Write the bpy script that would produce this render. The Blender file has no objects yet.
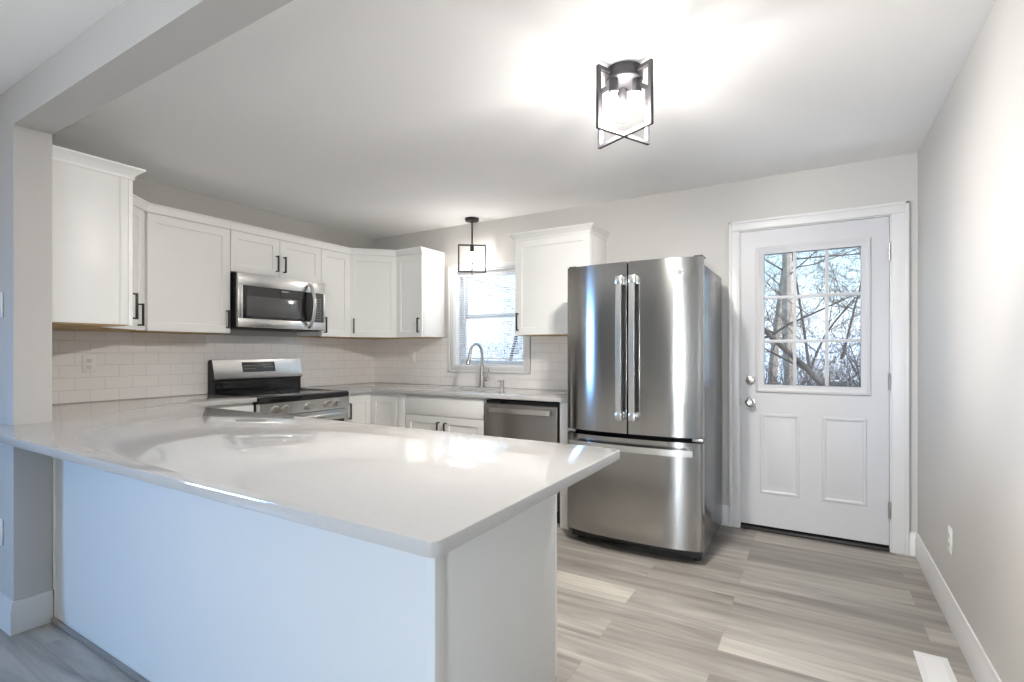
import bpy, bmesh, math, random
from mathutils import Vector, Matrix

R = math.radians
scene = bpy.context.scene
COL = scene.collection

# ------------------------------------------------------------------ camera, world, lights, exposure
cam_data = bpy.data.cameras.new('camera')
cam_data.sensor_width = 36.0
cam_data.lens = 508.0 / 1024.0 * 36.0
cam_data.shift_y = 11.0 / 1024.0
cam_data.clip_start = 0.02
cam = bpy.data.objects.new('camera', cam_data)
cam.location = (0, 0, 1.235)
cam.rotation_euler = (R(90), 0, R(30.86))
COL.objects.link(cam)
scene.camera = cam

scene.view_settings.view_transform = 'Standard'
scene.view_settings.look = 'None'
scene.view_settings.gamma = 1.0
scene.view_settings.use_curve_mapping = False
scene.view_settings.exposure = 1.74
scene.cycles.max_bounces = 14
scene.cycles.diffuse_bounces = 8
scene.cycles.transparent_max_bounces = 16
scene.cycles.sample_clamp_indirect = 6.0
scene.cycles.caustics_reflective = False
scene.cycles.caustics_refractive = False

world = bpy.data.worlds.new('winter_sky')
scene.world = world
world.use_nodes = True
wn = world.node_tree.nodes
wl = world.node_tree.links
wn.clear()
w_out = wn.new('ShaderNodeOutputWorld')
w_bg = wn.new('ShaderNodeBackground')
w_tc = wn.new('ShaderNodeTexCoord')
w_sep = wn.new('ShaderNodeSeparateXYZ')
w_ramp = wn.new('ShaderNodeValToRGB')
w_ramp.color_ramp.elements[0].position = 0.0
w_ramp.color_ramp.elements[0].color = (0.80, 0.90, 0.97, 1)
w_ramp.color_ramp.elements[1].position = 0.45
w_ramp.color_ramp.elements[1].color = (0.25, 0.50, 0.80, 1)
e = w_ramp.color_ramp.elements.new(0.15)
e.color = (0.56, 0.79, 0.92, 1)
w_bg.inputs['Strength'].default_value = 0.68
wl.new(w_tc.outputs['Generated'], w_sep.inputs[0])
wl.new(w_sep.outputs['Z'], w_ramp.inputs[0])
wl.new(w_ramp.outputs[0], w_bg.inputs[0])
wl.new(w_bg.outputs[0], w_out.inputs[0])

DAY = (0.22, 0.50, 1.0)
FILL_COL = (1.0, 0.97, 0.93)


def area_light(name, loc, rot, sx, sy, power, color, spread=180):
    d = bpy.data.lights.new(name, 'AREA')
    d.shape = 'RECTANGLE'
    d.size = sx
    d.size_y = sy
    d.energy = power
    d.color = color
    d.spread = R(spread)
    o = bpy.data.objects.new(name, d)
    o.location = loc
    o.rotation_euler = rot
    COL.objects.link(o)
    return o


sun_d = bpy.data.lights.new('winter_sun', 'SUN')
sun_d.energy = 1.9
sun_d.angle = R(2)
sun_d.color = (1.0, 0.95, 0.88)
sun = bpy.data.objects.new('winter_sun', sun_d)
sun.rotation_euler = (R(12), R(52), 0)
COL.objects.link(sun)

# blue sky light through the living-room windows, plus added lamps lifting the ceilings
area_light('daylight', (-5.02, -1.8, 1.30), (R(72), 0, R(-52)), 1.2, 1.5, 8.6, DAY, 70)
area_light('daylight', (0.15, -4.22, 1.25), (R(78), 0, 0), 0.7, 1.5, 8.5, (0.74, 0.87, 1.0), 75)
area_light('ceiling_fill', (-5.20, -1.8, 0.75), (R(116), 0, R(-74)), 1.4, 0.9, 15, FILL_COL, 85)  # this pair is added fill, aimed upward to brighten the ceilings
area_light('ceiling_fill', (0.15, -4.40, 0.75), (R(108), 0, 0), 0.9, 0.9, 16, FILL_COL, 80)

BULB_CEIL = 1250.0
BULB_PEND = 88.0
NECK = 0.022                                       # LED bulbs: the part round the neck glows far less than the dome
BULB_COL = (1.0, 0.945, 0.885)

# ------------------------------------------------------------------ materials


def mat(name, color, rough=0.5, metal=0.0, spec=0.5, noise=0.0, nscale=8.0, coat=0.0, emit=None, estr=0.0, bump=0.0, bscale=200.0):
    m = bpy.data.materials.new(name)
    m.use_nodes = True
    nt = m.node_tree
    b = nt.nodes['Principled BSDF']
    b.inputs['Base Color'].default_value = (*color, 1)
    b.inputs['Roughness'].default_value = rough
    b.inputs['Metallic'].default_value = metal
    b.inputs['Specular IOR Level'].default_value = spec
    b.inputs['Coat Weight'].default_value = coat
    if emit:
        b.inputs['Emission Color'].default_value = (*emit, 1)
        b.inputs['Emission Strength'].default_value = estr
    tc = nt.nodes.new('ShaderNodeTexCoord')
    if noise > 0:
        n = nt.nodes.new('ShaderNodeTexNoise')
        n.inputs['Scale'].default_value = nscale
        n.inputs['Detail'].default_value = 4
        mx = nt.nodes.new('ShaderNodeMix')
        mx.data_type = 'RGBA'
        mx.inputs[6].default_value = (*[max(0, c * (1 - noise)) for c in color], 1)
        mx.inputs[7].default_value = (*[min(1, c * (1 + noise)) for c in color], 1)
        nt.links.new(tc.outputs['Object'], n.inputs['Vector'])
        nt.links.new(n.outputs['Fac'], mx.inputs[0])
        nt.links.new(mx.outputs[2], b.inputs['Base Color'])
    if bump > 0:
        n2 = nt.nodes.new('ShaderNodeTexNoise')
        n2.inputs['Scale'].default_value = bscale
        bp = nt.nodes.new('ShaderNodeBump')
        bp.inputs['Strength'].default_value = bump
        bp.inputs['Distance'].default_value = 0.001
        nt.links.new(tc.outputs['Object'], n2.inputs['Vector'])
        nt.links.new(n2.outputs['Fac'], bp.inputs['Height'])
        nt.links.new(bp.outputs[0], b.inputs['Normal'])
    return m


M = {}
M['wall'] = mat('greige_wall_paint', (0.555, 0.545, 0.525), 0.55, spec=0.3, noise=0.015, nscale=3, bump=0.08, bscale=260)
M['ceiling'] = mat('white_ceiling_paint', (0.92, 0.92, 0.92), 0.9, spec=0.1, noise=0.01, nscale=2, bump=0.08, bscale=180)
M['trim'] = mat('white_trim_enamel', (0.69, 0.69, 0.69), 0.32, spec=0.4, noise=0.01)
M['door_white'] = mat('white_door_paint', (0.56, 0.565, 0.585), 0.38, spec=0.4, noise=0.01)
M['cabinet'] = mat('white_cabinet_lacquer', (0.89, 0.89, 0.875), 0.36, spec=0.4, noise=0.01)
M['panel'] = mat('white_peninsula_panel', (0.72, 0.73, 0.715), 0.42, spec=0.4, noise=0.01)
M['cab_wood'] = mat('birch_plywood', (0.52, 0.33, 0.13), 0.5, noise=0.25, nscale=14)
M['black'] = mat('matte_black_metal', (0.012, 0.012, 0.012), 0.4, metal=0.0, spec=0.4)
M['black_plastic'] = mat('black_plastic', (0.015, 0.015, 0.016), 0.5)
M['gap'] = mat('dark_rubber', (0.01, 0.01, 0.01), 0.8, spec=0.1)
M['black_glass'] = mat('black_glass', (0.010, 0.010, 0.011), 0.05, spec=0.6)
M['screen_glass'] = mat('grey_tinted_glass', (0.10, 0.10, 0.10), 0.12, spec=0.6)
M['display'] = mat('dark_display_panel', (0.06, 0.062, 0.06), 0.25, spec=0.5)
M['display_mark'] = mat('pale_display_print', (0.55, 0.56, 0.55), 0.5)
M['chrome'] = mat('polished_nickel', (0.70, 0.69, 0.67), 0.14, metal=1.0)
M['nickel'] = mat('satin_nickel', (0.55, 0.54, 0.52), 0.28, metal=1.0)
M['hinge'] = mat('brushed_hinge_steel', (0.50, 0.49, 0.48), 0.35, metal=1.0)
M['bronze'] = mat('oil_rubbed_bronze', (0.05, 0.045, 0.045), 0.42, metal=0.4)
M['fixture'] = mat('graphite_metal', (0.035, 0.034, 0.038), 0.5, metal=0.1)
M['plate'] = mat('white_plastic', (0.82, 0.82, 0.80), 0.35)
M['slot'] = mat('dark_slot', (0.05, 0.05, 0.05), 0.6)
M['case'] = mat('charcoal_painted_steel', (0.17, 0.175, 0.185), 0.22, metal=0.75, spec=0.5, bump=0.15, bscale=500)
M['vinyl'] = mat('white_window_vinyl', (0.80, 0.82, 0.85), 0.4)
M['slat'] = mat('white_blind_slat', (0.85, 0.85, 0.85), 0.45)
M['bark'] = mat('grey_brown_bark', (0.12, 0.095, 0.08), 0.9, spec=0.1, noise=0.4, nscale=9)
M['bark_pale'] = mat('pale_bark', (0.30, 0.25, 0.21), 0.9, spec=0.1, noise=0.45, nscale=12)
M['twig'] = mat('dark_twig_bark', (0.13, 0.105, 0.095), 0.9, spec=0.1, noise=0.3, nscale=6)
M['snow'] = mat('fresh_snow', (0.86, 0.88, 0.92), 0.8, spec=0.2, noise=0.05, nscale=1.5)
M['siding'] = mat('outside_render', (0.6, 0.6, 0.58), 0.8)
M['bulb'] = mat('glowing_bulb', (1, 1, 1), 0.4, emit=BULB_COL, estr=BULB_CEIL)
M['bulb_neck'] = mat('dim_bulb_neck', (1, 1, 1), 0.4, emit=BULB_COL, estr=BULB_CEIL * NECK)
M['bulb_pend'] = mat('glowing_pendant_bulb', (1, 1, 1), 0.4, emit=BULB_COL, estr=BULB_PEND)


def quartz():
    m = mat('white_quartz', (0.80, 0.795, 0.78), 0.035, spec=0.5)
    nt = m.node_tree
    b = nt.nodes['Principled BSDF']
    tc = nt.nodes.new('ShaderNodeTexCoord')
    n = nt.nodes.new('ShaderNodeTexNoise')
    n.inputs['Scale'].default_value = 90
    n.inputs['Detail'].default_value = 6
    r = nt.nodes.new('ShaderNodeValToRGB')
    r.color_ramp.elements[0].position = 0.35
    r.color_ramp.elements[0].color = (0.495, 0.492, 0.485, 1)
    r.color_ramp.elements[1].position = 0.5
    r.color_ramp.elements[1].color = (0.51, 0.507, 0.50, 1)
    nt.links.new(tc.outputs['Object'], n.inputs['Vector'])
    nt.links.new(n.outputs['Fac'], r.inputs[0])
    nt.links.new(r.outputs[0], b.inputs['Base Color'])
    return m


M['quartz'] = quartz()


def steel(name, base, rough, aniso, axis='Z', rot=0.25, streak=0.05):
    """stainless steel brushed across, so highlights run up and down"""
    m = bpy.data.materials.new(name)
    m.use_nodes = True
    nt = m.node_tree
    b = nt.nodes['Principled BSDF']
    b.inputs['Metallic'].default_value = 1.0
    b.inputs['Roughness'].default_value = rough
    b.inputs['Anisotropic'].default_value = aniso
    b.inputs['Anisotropic Rotation'].default_value = rot
    tg = nt.nodes.new('ShaderNodeTangent')
    tg.direction_type = 'RADIAL'
    tg.axis = axis
    nt.links.new(tg.outputs[0], b.inputs['Tangent'])
    tc = nt.nodes.new('ShaderNodeTexCoord')
    mp = nt.nodes.new('ShaderNodeMapping')
    mp.inputs['Scale'].default_value = (3, 3, 600)
    n = nt.nodes.new('ShaderNodeTexNoise')
    n.inputs['Scale'].default_value = 1.0
    n.inputs['Detail'].default_value = 3
    mx = nt.nodes.new('ShaderNodeMix')
    mx.data_type = 'RGBA'
    mx.inputs[6].default_value = (*[c * (1 - streak) for c in base], 1)
    mx.inputs[7].default_value = (*[min(1, c * (1 + streak)) for c in base], 1)
    nt.links.new(tc.outputs['Object'], mp.inputs['Vector'])
    nt.links.new(mp.outputs[0], n.inputs['Vector'])
    nt.links.new(n.outputs['Fac'], mx.inputs[0])
    nt.links.new(mx.outputs[2], b.inputs['Base Color'])
    return m


M['steel'] = steel('brushed_stainless_steel', (0.41, 0.405, 0.395), 0.16, 0.8)
M['steel_dw'] = steel('dark_brushed_stainless', (0.40, 0.38, 0.36), 0.30, 0.6)
M['steel_lite'] = mat('bright_stainless', (0.68, 0.67, 0.65), 0.26, metal=1.0)


def glass(name):
    m = bpy.data.materials.new(name)
    m.use_nodes = True
    nt = m.node_tree
    nt.nodes.clear()
    o = nt.nodes.new('ShaderNodeOutputMaterial')
    t = nt.nodes.new('ShaderNodeBsdfTransparent')
    g = nt.nodes.new('ShaderNodeBsdfGlossy')
    g.inputs['Roughness'].default_value = 0.02
    f = nt.nodes.new('ShaderNodeFresnel')
    f.inputs['IOR'].default_value = 1.06
    mx = nt.nodes.new('ShaderNodeMixShader')
    nt.links.new(f.outputs[0], mx.inputs[0])
    nt.links.new(t.outputs[0], mx.inputs[1])
    nt.links.new(g.outputs[0], mx.inputs[2])
    nt.links.new(mx.outputs[0], o.inputs[0])
    return m


M['glass'] = glass('clear_window_glass')


def floor_mat():
    m = bpy.data.materials.new('greige_vinyl_planks')
    m.use_nodes = True
    nt = m.node_tree
    L = nt.links.new
    b = nt.nodes['Principled BSDF']
    b.inputs['Roughness'].default_value = 0.42
    b.inputs['Specular IOR Level'].default_value = 0.4
    tc = nt.nodes.new('ShaderNodeTexCoord')
    br = nt.nodes.new('ShaderNodeTexBrick')
    br.inputs['Scale'].default_value = 1.0
    br.inputs['Brick Width'].default_value = 1.22
    br.inputs['Row Height'].default_value = 0.178
    br.inputs['Mortar Size'].default_value = 0.0012
    br.inputs['Mortar Smooth'].default_value = 0.0
    br.inputs['Bias'].default_value = 0.0
    br.offset = 0.37
    br.offset_frequency = 2
    br.squash = 1.0
    br.inputs['Color1'].default_value = (0, 0, 0, 1)
    br.inputs['Color2'].default_value = (1, 1, 1, 1)
    br.inputs['Mortar'].default_value = (0.4, 0.4, 0.4, 1)
    mp0 = nt.nodes.new('ShaderNodeMapping')
    mp0.inputs['Location'].default_value = (0.35, 0.07, 0)
    L(tc.outputs['Object'], mp0.inputs['Vector'])
    L(mp0.outputs[0], br.inputs['Vector'])
    # per plank random shift of the grain
    sep = nt.nodes.new('ShaderNodeSeparateColor')
    L(br.outputs['Color'], sep.inputs[0])
    mul = nt.nodes.new('ShaderNodeMath')
    mul.operation = 'MULTIPLY'
    mul.inputs[1].default_value = 37.0
    L(sep.outputs[0], mul.inputs[0])
    cmb = nt.nodes.new('ShaderNodeCombineXYZ')
    L(mul.outputs[0], cmb.inputs[0])
    L(mul.outputs[0], cmb.inputs[2])
    add = nt.nodes.new('ShaderNodeVectorMath')
    add.operation = 'ADD'
    L(tc.outputs['Object'], add.inputs[0])
    L(cmb.outputs[0], add.inputs[1])
    mp = nt.nodes.new('ShaderNodeMapping')
    mp.inputs['Scale'].default_value = (0.8, 8.5, 1)
    L(add.outputs[0], mp.inputs['Vector'])
    n = nt.nodes.new('ShaderNodeTexNoise')
    n.inputs['Scale'].default_value = 1.6
    n.inputs['Detail'].default_value = 7
    n.inputs['Roughness'].default_value = 0.62
    n.inputs['Distortion'].default_value = 0.5
    L(mp.outputs[0], n.inputs['Vector'])
    ramp = nt.nodes.new('ShaderNodeValToRGB')
    ramp.color_ramp.elements[0].position = 0.30
    ramp.color_ramp.elements[0].color = (0.205, 0.194, 0.178, 1)
    ramp.color_ramp.elements[1].position = 0.66
    ramp.color_ramp.elements[1].color = (0.44, 0.421, 0.385, 1)
    L(n.outputs['Fac'], ramp.inputs[0])
    # plank tone
    tone = nt.nodes.new('ShaderNodeValToRGB')
    tone.color_ramp.elements[0].color = (0.72, 0.70, 0.69, 1)
    tone.color_ramp.elements[1].color = (1.18, 1.17, 1.15, 1)
    L(sep.outputs[0], tone.inputs[0])
    mx = nt.nodes.new('ShaderNodeMix')
    mx.data_type = 'RGBA'
    mx.blend_type = 'MULTIPLY'
    mx.inputs[0].default_value = 1.0
    L(ramp.outputs[0], mx.inputs[6])
    L(tone.outputs[0], mx.inputs[7])
    # seam
    mx2 = nt.nodes.new('ShaderNodeMix')
    mx2.data_type = 'RGBA'
    mx2.inputs[7].default_value = (0.24, 0.22, 0.195, 1)
    L(br.outputs['Fac'], mx2.inputs[0])
    L(mx.outputs[2], mx2.inputs[6])
    L(mx2.outputs[2], b.inputs['Base Color'])
    bp = nt.nodes.new('ShaderNodeBump')
    bp.inputs['Strength'].default_value = 0.12
    bp.inputs['Distance'].default_value = 0.001
    L(n.outputs['Fac'], bp.inputs['Height'])
    L(bp.outputs[0], b.inputs['Normal'])
    return m


M['floor'] = floor_mat()


def tile_mat(name, swap, off):
    m = bpy.data.materials.new(name)
    m.use_nodes = True
    nt = m.node_tree
    L = nt.links.new
    b = nt.nodes['Principled BSDF']
    b.inputs['Roughness'].default_value = 0.14
    b.inputs['Specular IOR Level'].default_value = 0.5
    tc = nt.nodes.new('ShaderNodeTexCoord')
    sp = nt.nodes.new('ShaderNodeSeparateXYZ')
    L(tc.outputs['Object'], sp.inputs[0])
    cb = nt.nodes.new('ShaderNodeCombineXYZ')
    L(sp.outputs['Y' if swap else 'X'], cb.inputs[0])
    L(sp.outputs['Z'], cb.inputs[1])
    mp = nt.nodes.new('ShaderNodeMapping')
    mp.inputs['Location'].default_value = (off, -0.914, 0)
    L(cb.outputs[0], mp.inputs['Vector'])
    br = nt.nodes.new('ShaderNodeTexBrick')
    br.inputs['Scale'].default_value = 1.0
    br.inputs['Brick Width'].default_value = 0.159
    br.inputs['Row Height'].default_value = 0.0785
    br.inputs['Mortar Size'].default_value = 0.0014
    br.inputs['Mortar Smooth'].default_value = 0.3
    br.offset = 0.5
    br.inputs['Color1'].default_value = (0.88, 0.86, 0.845, 1)
    br.inputs['Color2'].default_value = (0.90, 0.88, 0.865, 1)
    br.inputs['Mortar'].default_value = (0.68, 0.65, 0.63, 1)
    L(mp.outputs[0], br.inputs['Vector'])
    L(br.outputs['Color'], b.inputs['Base Color'])
    bp = nt.nodes.new('ShaderNodeBump')
    bp.inputs['Strength'].default_value = 0.6
    bp.inputs['Distance'].default_value = 0.0015
    bp.invert = True
    L(br.outputs['Fac'], bp.inputs['Height'])
    L(bp.outputs[0], b.inputs['Normal'])
    return m


M['tile_left'] = tile_mat('white_subway_tile', True, -0.0675)
M['tile_back'] = tile_mat('white_subway_tile_window_side', False, 0.03)

# ------------------------------------------------------------------ mesh helpers


class MB:
    def __init__(self):
        self.bm = bmesh.new()

    def _merge(self, b, mtx=None):
        me = bpy.data.meshes.new('tmp')
        if mtx is not None:
            b.transform(mtx)
        b.to_mesh(me)
        b.free()
        self.bm.from_mesh(me)
        bpy.data.meshes.remove(me)

    def box(self, x0, x1, y0, y1, z0, z1, bev=0.0, seg=2, mtx=None):
        b = bmesh.new()
        bmesh.ops.create_cube(b, size=1)
        for v in b.verts:
            v.co = Vector(((x0 + x1) / 2 + v.co.x * (x1 - x0), (y0 + y1) / 2 + v.co.y * (y1 - y0), (z0 + z1) / 2 + v.co.z * (z1 - z0)))
        if bev > 0:
            bmesh.ops.bevel(b, geom=b.edges[:], offset=bev, segments=seg, affect='EDGES', profile=0.5)
        bmesh.ops.recalc_face_normals(b, faces=b.faces[:])
        self._merge(b, mtx)
        return self

    def cyl(self, p0, p1, r0, r1=None, n=20, caps=True):
        r1 = r0 if r1 is None else r1
        p0 = Vector(p0)
        p1 = Vector(p1)
        d = p1 - p0
        q = d.to_track_quat('Z', 'Y').to_matrix().to_4x4()
        b = bmesh.new()
        bmesh.ops.create_cone(b, cap_ends=caps, segments=n, radius1=r0, radius2=r1, depth=d.length)
        self._merge(b, Matrix.Translation((p0 + p1) / 2) @ q)
        return self

    def sphere(self, c, r, sz=1.0, u=20, v=12):
        b = bmesh.new()
        bmesh.ops.create_uvsphere(b, u_segments=u, v_segments=v, radius=r)
        self._merge(b, Matrix.Translation(c) @ Matrix.Diagonal((1, 1, sz, 1)))
        return self

    def lathe(self, prof, c=(0, 0, 0), n=28, mtx=None):
        """prof: (radius, height) from one end to the other"""
        b = bmesh.new()
        rings = []
        for r, z in prof:
            if r < 1e-6:
                rings.append([b.verts.new((0, 0, z))])
            else:
                rings.append([b.verts.new((r * math.cos(2 * math.pi * i / n), r * math.sin(2 * math.pi * i / n), z)) for i in range(n)])
        for a, c2 in zip(rings, rings[1:]):
            for i in range(n):
                j = (i + 1) % n
                if len(a) == 1 and len(c2) == 1:
                    continue
                if len(a) == 1:
                    b.faces.new((a[0], c2[i], c2[j]))
                elif len(c2) == 1:
                    b.faces.new((a[i], a[j], c2[0]))
                else:
                    b.faces.new((a[i], a[j], c2[j], c2[i]))
        bmesh.ops.recalc_face_normals(b, faces=b.faces[:])
        self._merge(b, Matrix.Translation(c) @ (mtx if mtx is not None else Matrix.Identity(4)))
        return self

    def prism(self, pts, z0, z1, bev=0.0, seg=2, mtx=None, holes=()):
        """polygon in x,y extruded from z0 to z1"""
        b = bmesh.new()
        edges = []
        for loop in [pts] + list(holes):
            vs = [b.verts.new((p[0], p[1], z0)) for p in loop]
            for i in range(len(vs)):
                edges.append(b.edges.new((vs[i], vs[(i + 1) % len(vs)])))
        if holes:
            bmesh.ops.triangle_fill(b, edges=edges, use_beauty=True)
        else:
            b.faces.new([e.verts[0] for e in edges])
        ext = bmesh.ops.extrude_face_region(b, geom=b.faces[:])
        vs = [g for g in ext['geom'] if isinstance(g, bmesh.types.BMVert)]
        bmesh.ops.translate(b, verts=vs, vec=(0, 0, z1 - z0))
        bmesh.ops.recalc_face_normals(b, faces=b.faces[:])
        if bev > 0:
            es = [e for e in b.edges if len(e.link_faces) == 2 and e.calc_face_angle(0) > R(50)]
            bmesh.ops.bevel(b, geom=es, offset=bev, segments=seg, affect='EDGES', profile=0.5)
        self._merge(b, mtx)
        return self

    def tube(self, pts, radii, n=10, caps=True):
        pts = [Vector(p) for p in pts]
        if not isinstance(radii, (list, tuple)):
            radii = [radii] * len(pts)
        b = self.bm
        rings = []
        up = None
        for i, p in enumerate(pts):
            a = pts[max(0, i - 1)]
            c = pts[min(len(pts) - 1, i + 1)]
            t = (c - a).normalized()
            if up is None:
                up = Vector((0, 0, 1)) if abs(t.z) < 0.9 else Vector((1, 0, 0))
            x = (up - t * up.dot(t)).normalized()
            y = t.cross(x)
            up = x
            rings.append([b.verts.new(p + x * (radii[i] * math.cos(2 * math.pi * k / n)) + y * (radii[i] * math.sin(2 * math.pi * k / n))) for k in range(n)])
        for r0, r1 in zip(rings, rings[1:]):
            for k in range(n):
                j = (k + 1) % n
                b.faces.new((r0[k], r0[j], r1[j], r1[k]))
        if caps and n > 2:
            b.faces.new(rings[0][::-1])
            b.faces.new(rings[-1])
        return self

    def sweep(self, pts, w, t, normal):
        """rectangular bar along pts; w across, t along normal direction"""
        pts = [Vector(p) for p in pts]
        nrm = Vector(normal).normalized()
        b = self.bm
        rings = []
        for i, p in enumerate(pts):
            a = pts[max(0, i - 1)]
            c = pts[min(len(pts) - 1, i + 1)]
            tg = (c - a).normalized()
            side = tg.cross(nrm).normalized()
            n2 = side.cross(tg).normalized()
            rings.append([b.verts.new(p + side * sx * w / 2 + n2 * sy * t / 2) for sx, sy in ((-1, -1), (1, -1), (1, 1), (-1, 1))])
        for r0, r1 in zip(rings, rings[1:]):
            for k in range(4):
                j = (k + 1) % 4
                b.faces.new((r0[k], r0[j], r1[j], r1[k]))
        b.faces.new(rings[0][::-1])
        b.faces.new(rings[-1])
        return self

    def rings(self, loops, cap=True):
        """loft of closed loops with equal counts"""
        b = self.bm
        rs = [[b.verts.new(p) for p in lp] for lp in loops]
        n = len(rs[0])
        for r0, r1 in zip(rs, rs[1:]):
            for k in range(n):
                j = (k + 1) % n
                b.faces.new((r0[k], r0[j], r1[j], r1[k]))
        if cap:
            b.faces.new(rs[0][::-1])
            b.faces.new(rs[-1])
        return self

    def shaker(self, x0, x1, z0, z1, y=0.0, th=0.019, rail=0.057, rec=0.009):
        """shaker front facing -y with its face at y"""
        b = self.bm

        def ring(i, yy):
            return [b.verts.new((x0 + i, yy, z0 + i)), b.verts.new((x1 - i, yy, z0 + i)), b.verts.new((x1 - i, yy, z1 - i)), b.verts.new((x0 + i, yy, z1 - i))]
        rs = [ring(0, y + th), ring(0, y + 0.0015), ring(0.0015, y), ring(rail, y), ring(rail + 0.0025, y + rec)]
        for r0, r1 in zip(rs, rs[1:]):
            for k in range(4):
                j = (k + 1) % 4
                b.faces.new((r0[k], r0[j], r1[j], r1[k]))
        b.faces.new(rs[-1])
        b.faces.new(rs[0][::-1])
        return self

    def build(self, name, material, parent=None, loc=None, mtx=None, angle=28):
        if mtx is not None:
            self.bm.transform(mtx)
        if loc is not None:
            self.bm.transform(Matrix.Translation(-Vector(loc)))
        bmesh.ops.recalc_face_normals(self.bm, faces=self.bm.faces[:])
        me = bpy.data.meshes.new(name)
        self.bm.to_mesh(me)
        self.bm.free()
        for p in me.polygons:
            p.use_smooth = True
        me.set_sharp_from_angle(angle=R(angle))
        me.materials.append(material)
        o = bpy.data.objects.new(name, me)
        COL.objects.link(o)
        if parent is not None:
            o.parent = parent
        if loc is not None:
            o.location = loc
        return o


def tag(o, label, cat, group=None, kind=None):
    o['label'] = label
    o['category'] = cat
    if group:
        o['group'] = group
    if kind:
        o['kind'] = kind
    return o


def thing(name, label, cat, loc=(0, 0, 0), rotz=0.0, group=None, kind=None):
    o = bpy.data.objects.new(name, None)
    o.empty_display_size = 0.1
    o.location = loc
    o.rotation_euler = (0, 0, rotz)
    COL.objects.link(o)
    return tag(o, label, cat, group, kind)


def copy_tree(o, parent=None):
    c = o.copy()
    COL.objects.link(c)
    if parent is not None:
        c.parent = parent
    for ch in list(o.children):
        copy_tree(ch, c)
    return c


def struct(name, mb, m, label, cat):
    return tag(mb.build(name, m), label, cat, kind='structure')


# ------------------------------------------------------------------ room constants
XL, XR, YB, ZC = -4.03, 0.530, 3.893, 2.44       # kitchen left wall, right wall, back wall, ceiling
XW, YR, ZL = -4.8, -4.0, 2.405                    # living-room left wall, rear wall, ceiling
SX, SY0, SY1 = -3.015, 0.79, 0.921                # stub wall end and its two faces
ZB = 2.235                                        # underside of the beam
CT, CTH = 0.914, 0.030                            # worktop height and thickness

# ------------------------------------------------------------------ shell
struct('floor', MB().box(XW - 0.15, XR + 0.15, YR - 0.15, YB + 0.15, -0.12, 0.0), M['floor'], 'greige vinyl plank floor running through kitchen and living area', 'floor')
struct('ceiling', MB().box(XL - 0.15, XR + 0.15, SY1 - 0.001, YB + 0.15, ZC, ZC + 0.15), M['ceiling'], 'white kitchen ceiling carrying the two light fixtures', 'ceiling')
struct('ceiling', MB().box(XW - 0.15, XR + 0.15, YR - 0.15, SY0 + 0.001, ZL, ZL + 0.185), M['ceiling'], 'white ceiling of the living area in front of the beam', 'ceiling')
struct('wall_left', MB().box(XL - 0.15, XL, SY1 - 0.05, YB + 0.15, 0, ZC), M['wall'], 'greige wall behind the range and microwave', 'wall')
struct('wall_right', MB().box(XR, XR + 0.15, YR - 0.15, YB + 0.15, 0, ZC + 0.02), M['wall'], 'plain greige wall beside the entry door', 'wall')

# back wall with door and window openings
DX0, DX1, DZ1 = -0.468, 0.408, 2.092              # rough door opening
WX0, WX1, WZ0, WZ1 = -2.965, -2.200, 1.105, 2.000
wb = MB()
Y0, Y1 = YB, YB + 0.15
wb.box(XL - 0.15, WX0, Y0, Y1, 0, ZC)
wb.box(WX0, WX1, Y0, Y1, 0, WZ0)
wb.box(WX0, WX1, Y0, Y1, WZ1, ZC)
wb.box(WX1, DX0, Y0, Y1, 0, ZC)
wb.box(DX0, DX1, Y0, Y1, DZ1, ZC)
wb.box(DX1, XR + 0.15, Y0, Y1, 0, ZC)
struct('wall_back', wb, M['wall'], 'greige wall with the sink window and the entry door', 'wall')

# stub wall, beam
struct('wall_partition', MB().box(XW - 0.15, SX, SY0, SY1, 0, ZC), M['wall'], 'short greige wall stub at the end of the peninsula', 'wall')
struct('ceiling_beam', MB().box(SX, XR, SY0, SY1, ZB, ZC), M['wall'], 'boxed ceiling beam spanning from the wall stub over the peninsula', 'beam')

# living-room walls behind the viewer, with window openings
RW = [(-0.12, 0.47)]
LZ0, LZ1 = 0.60, 2.10
wr = MB()
xs = [XW - 0.15, RW[0][0], RW[0][1], XR + 0.15]
for i in range(3):
    if i % 2 == 0:
        wr.box(xs[i], xs[i + 1], YR - 0.15, YR, 0, ZL)
    else:
        wr.box(xs[i], xs[i + 1], YR - 0.15, YR, 0, LZ0)
        wr.box(xs[i], xs[i + 1], YR - 0.15, YR, LZ1, ZL)
struct('wall_rear', wr, M['wall'], 'living area wall with a narrow tall window behind the viewpoint', 'wall')
wv = MB()
wv.box(XW - 0.15, XW, YR - 0.15, -2.40, 0, ZL).box(XW - 0.15, XW, -1.20, SY0, 0, ZL)
wv.box(XW - 0.15, XW, -2.40, -1.20, 0, LZ0).box(XW - 0.15, XW, -2.40, -1.20, LZ1, ZL)
struct('wall_side', wv, M['wall'], 'living area wall with one wide window', 'wall')


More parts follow.
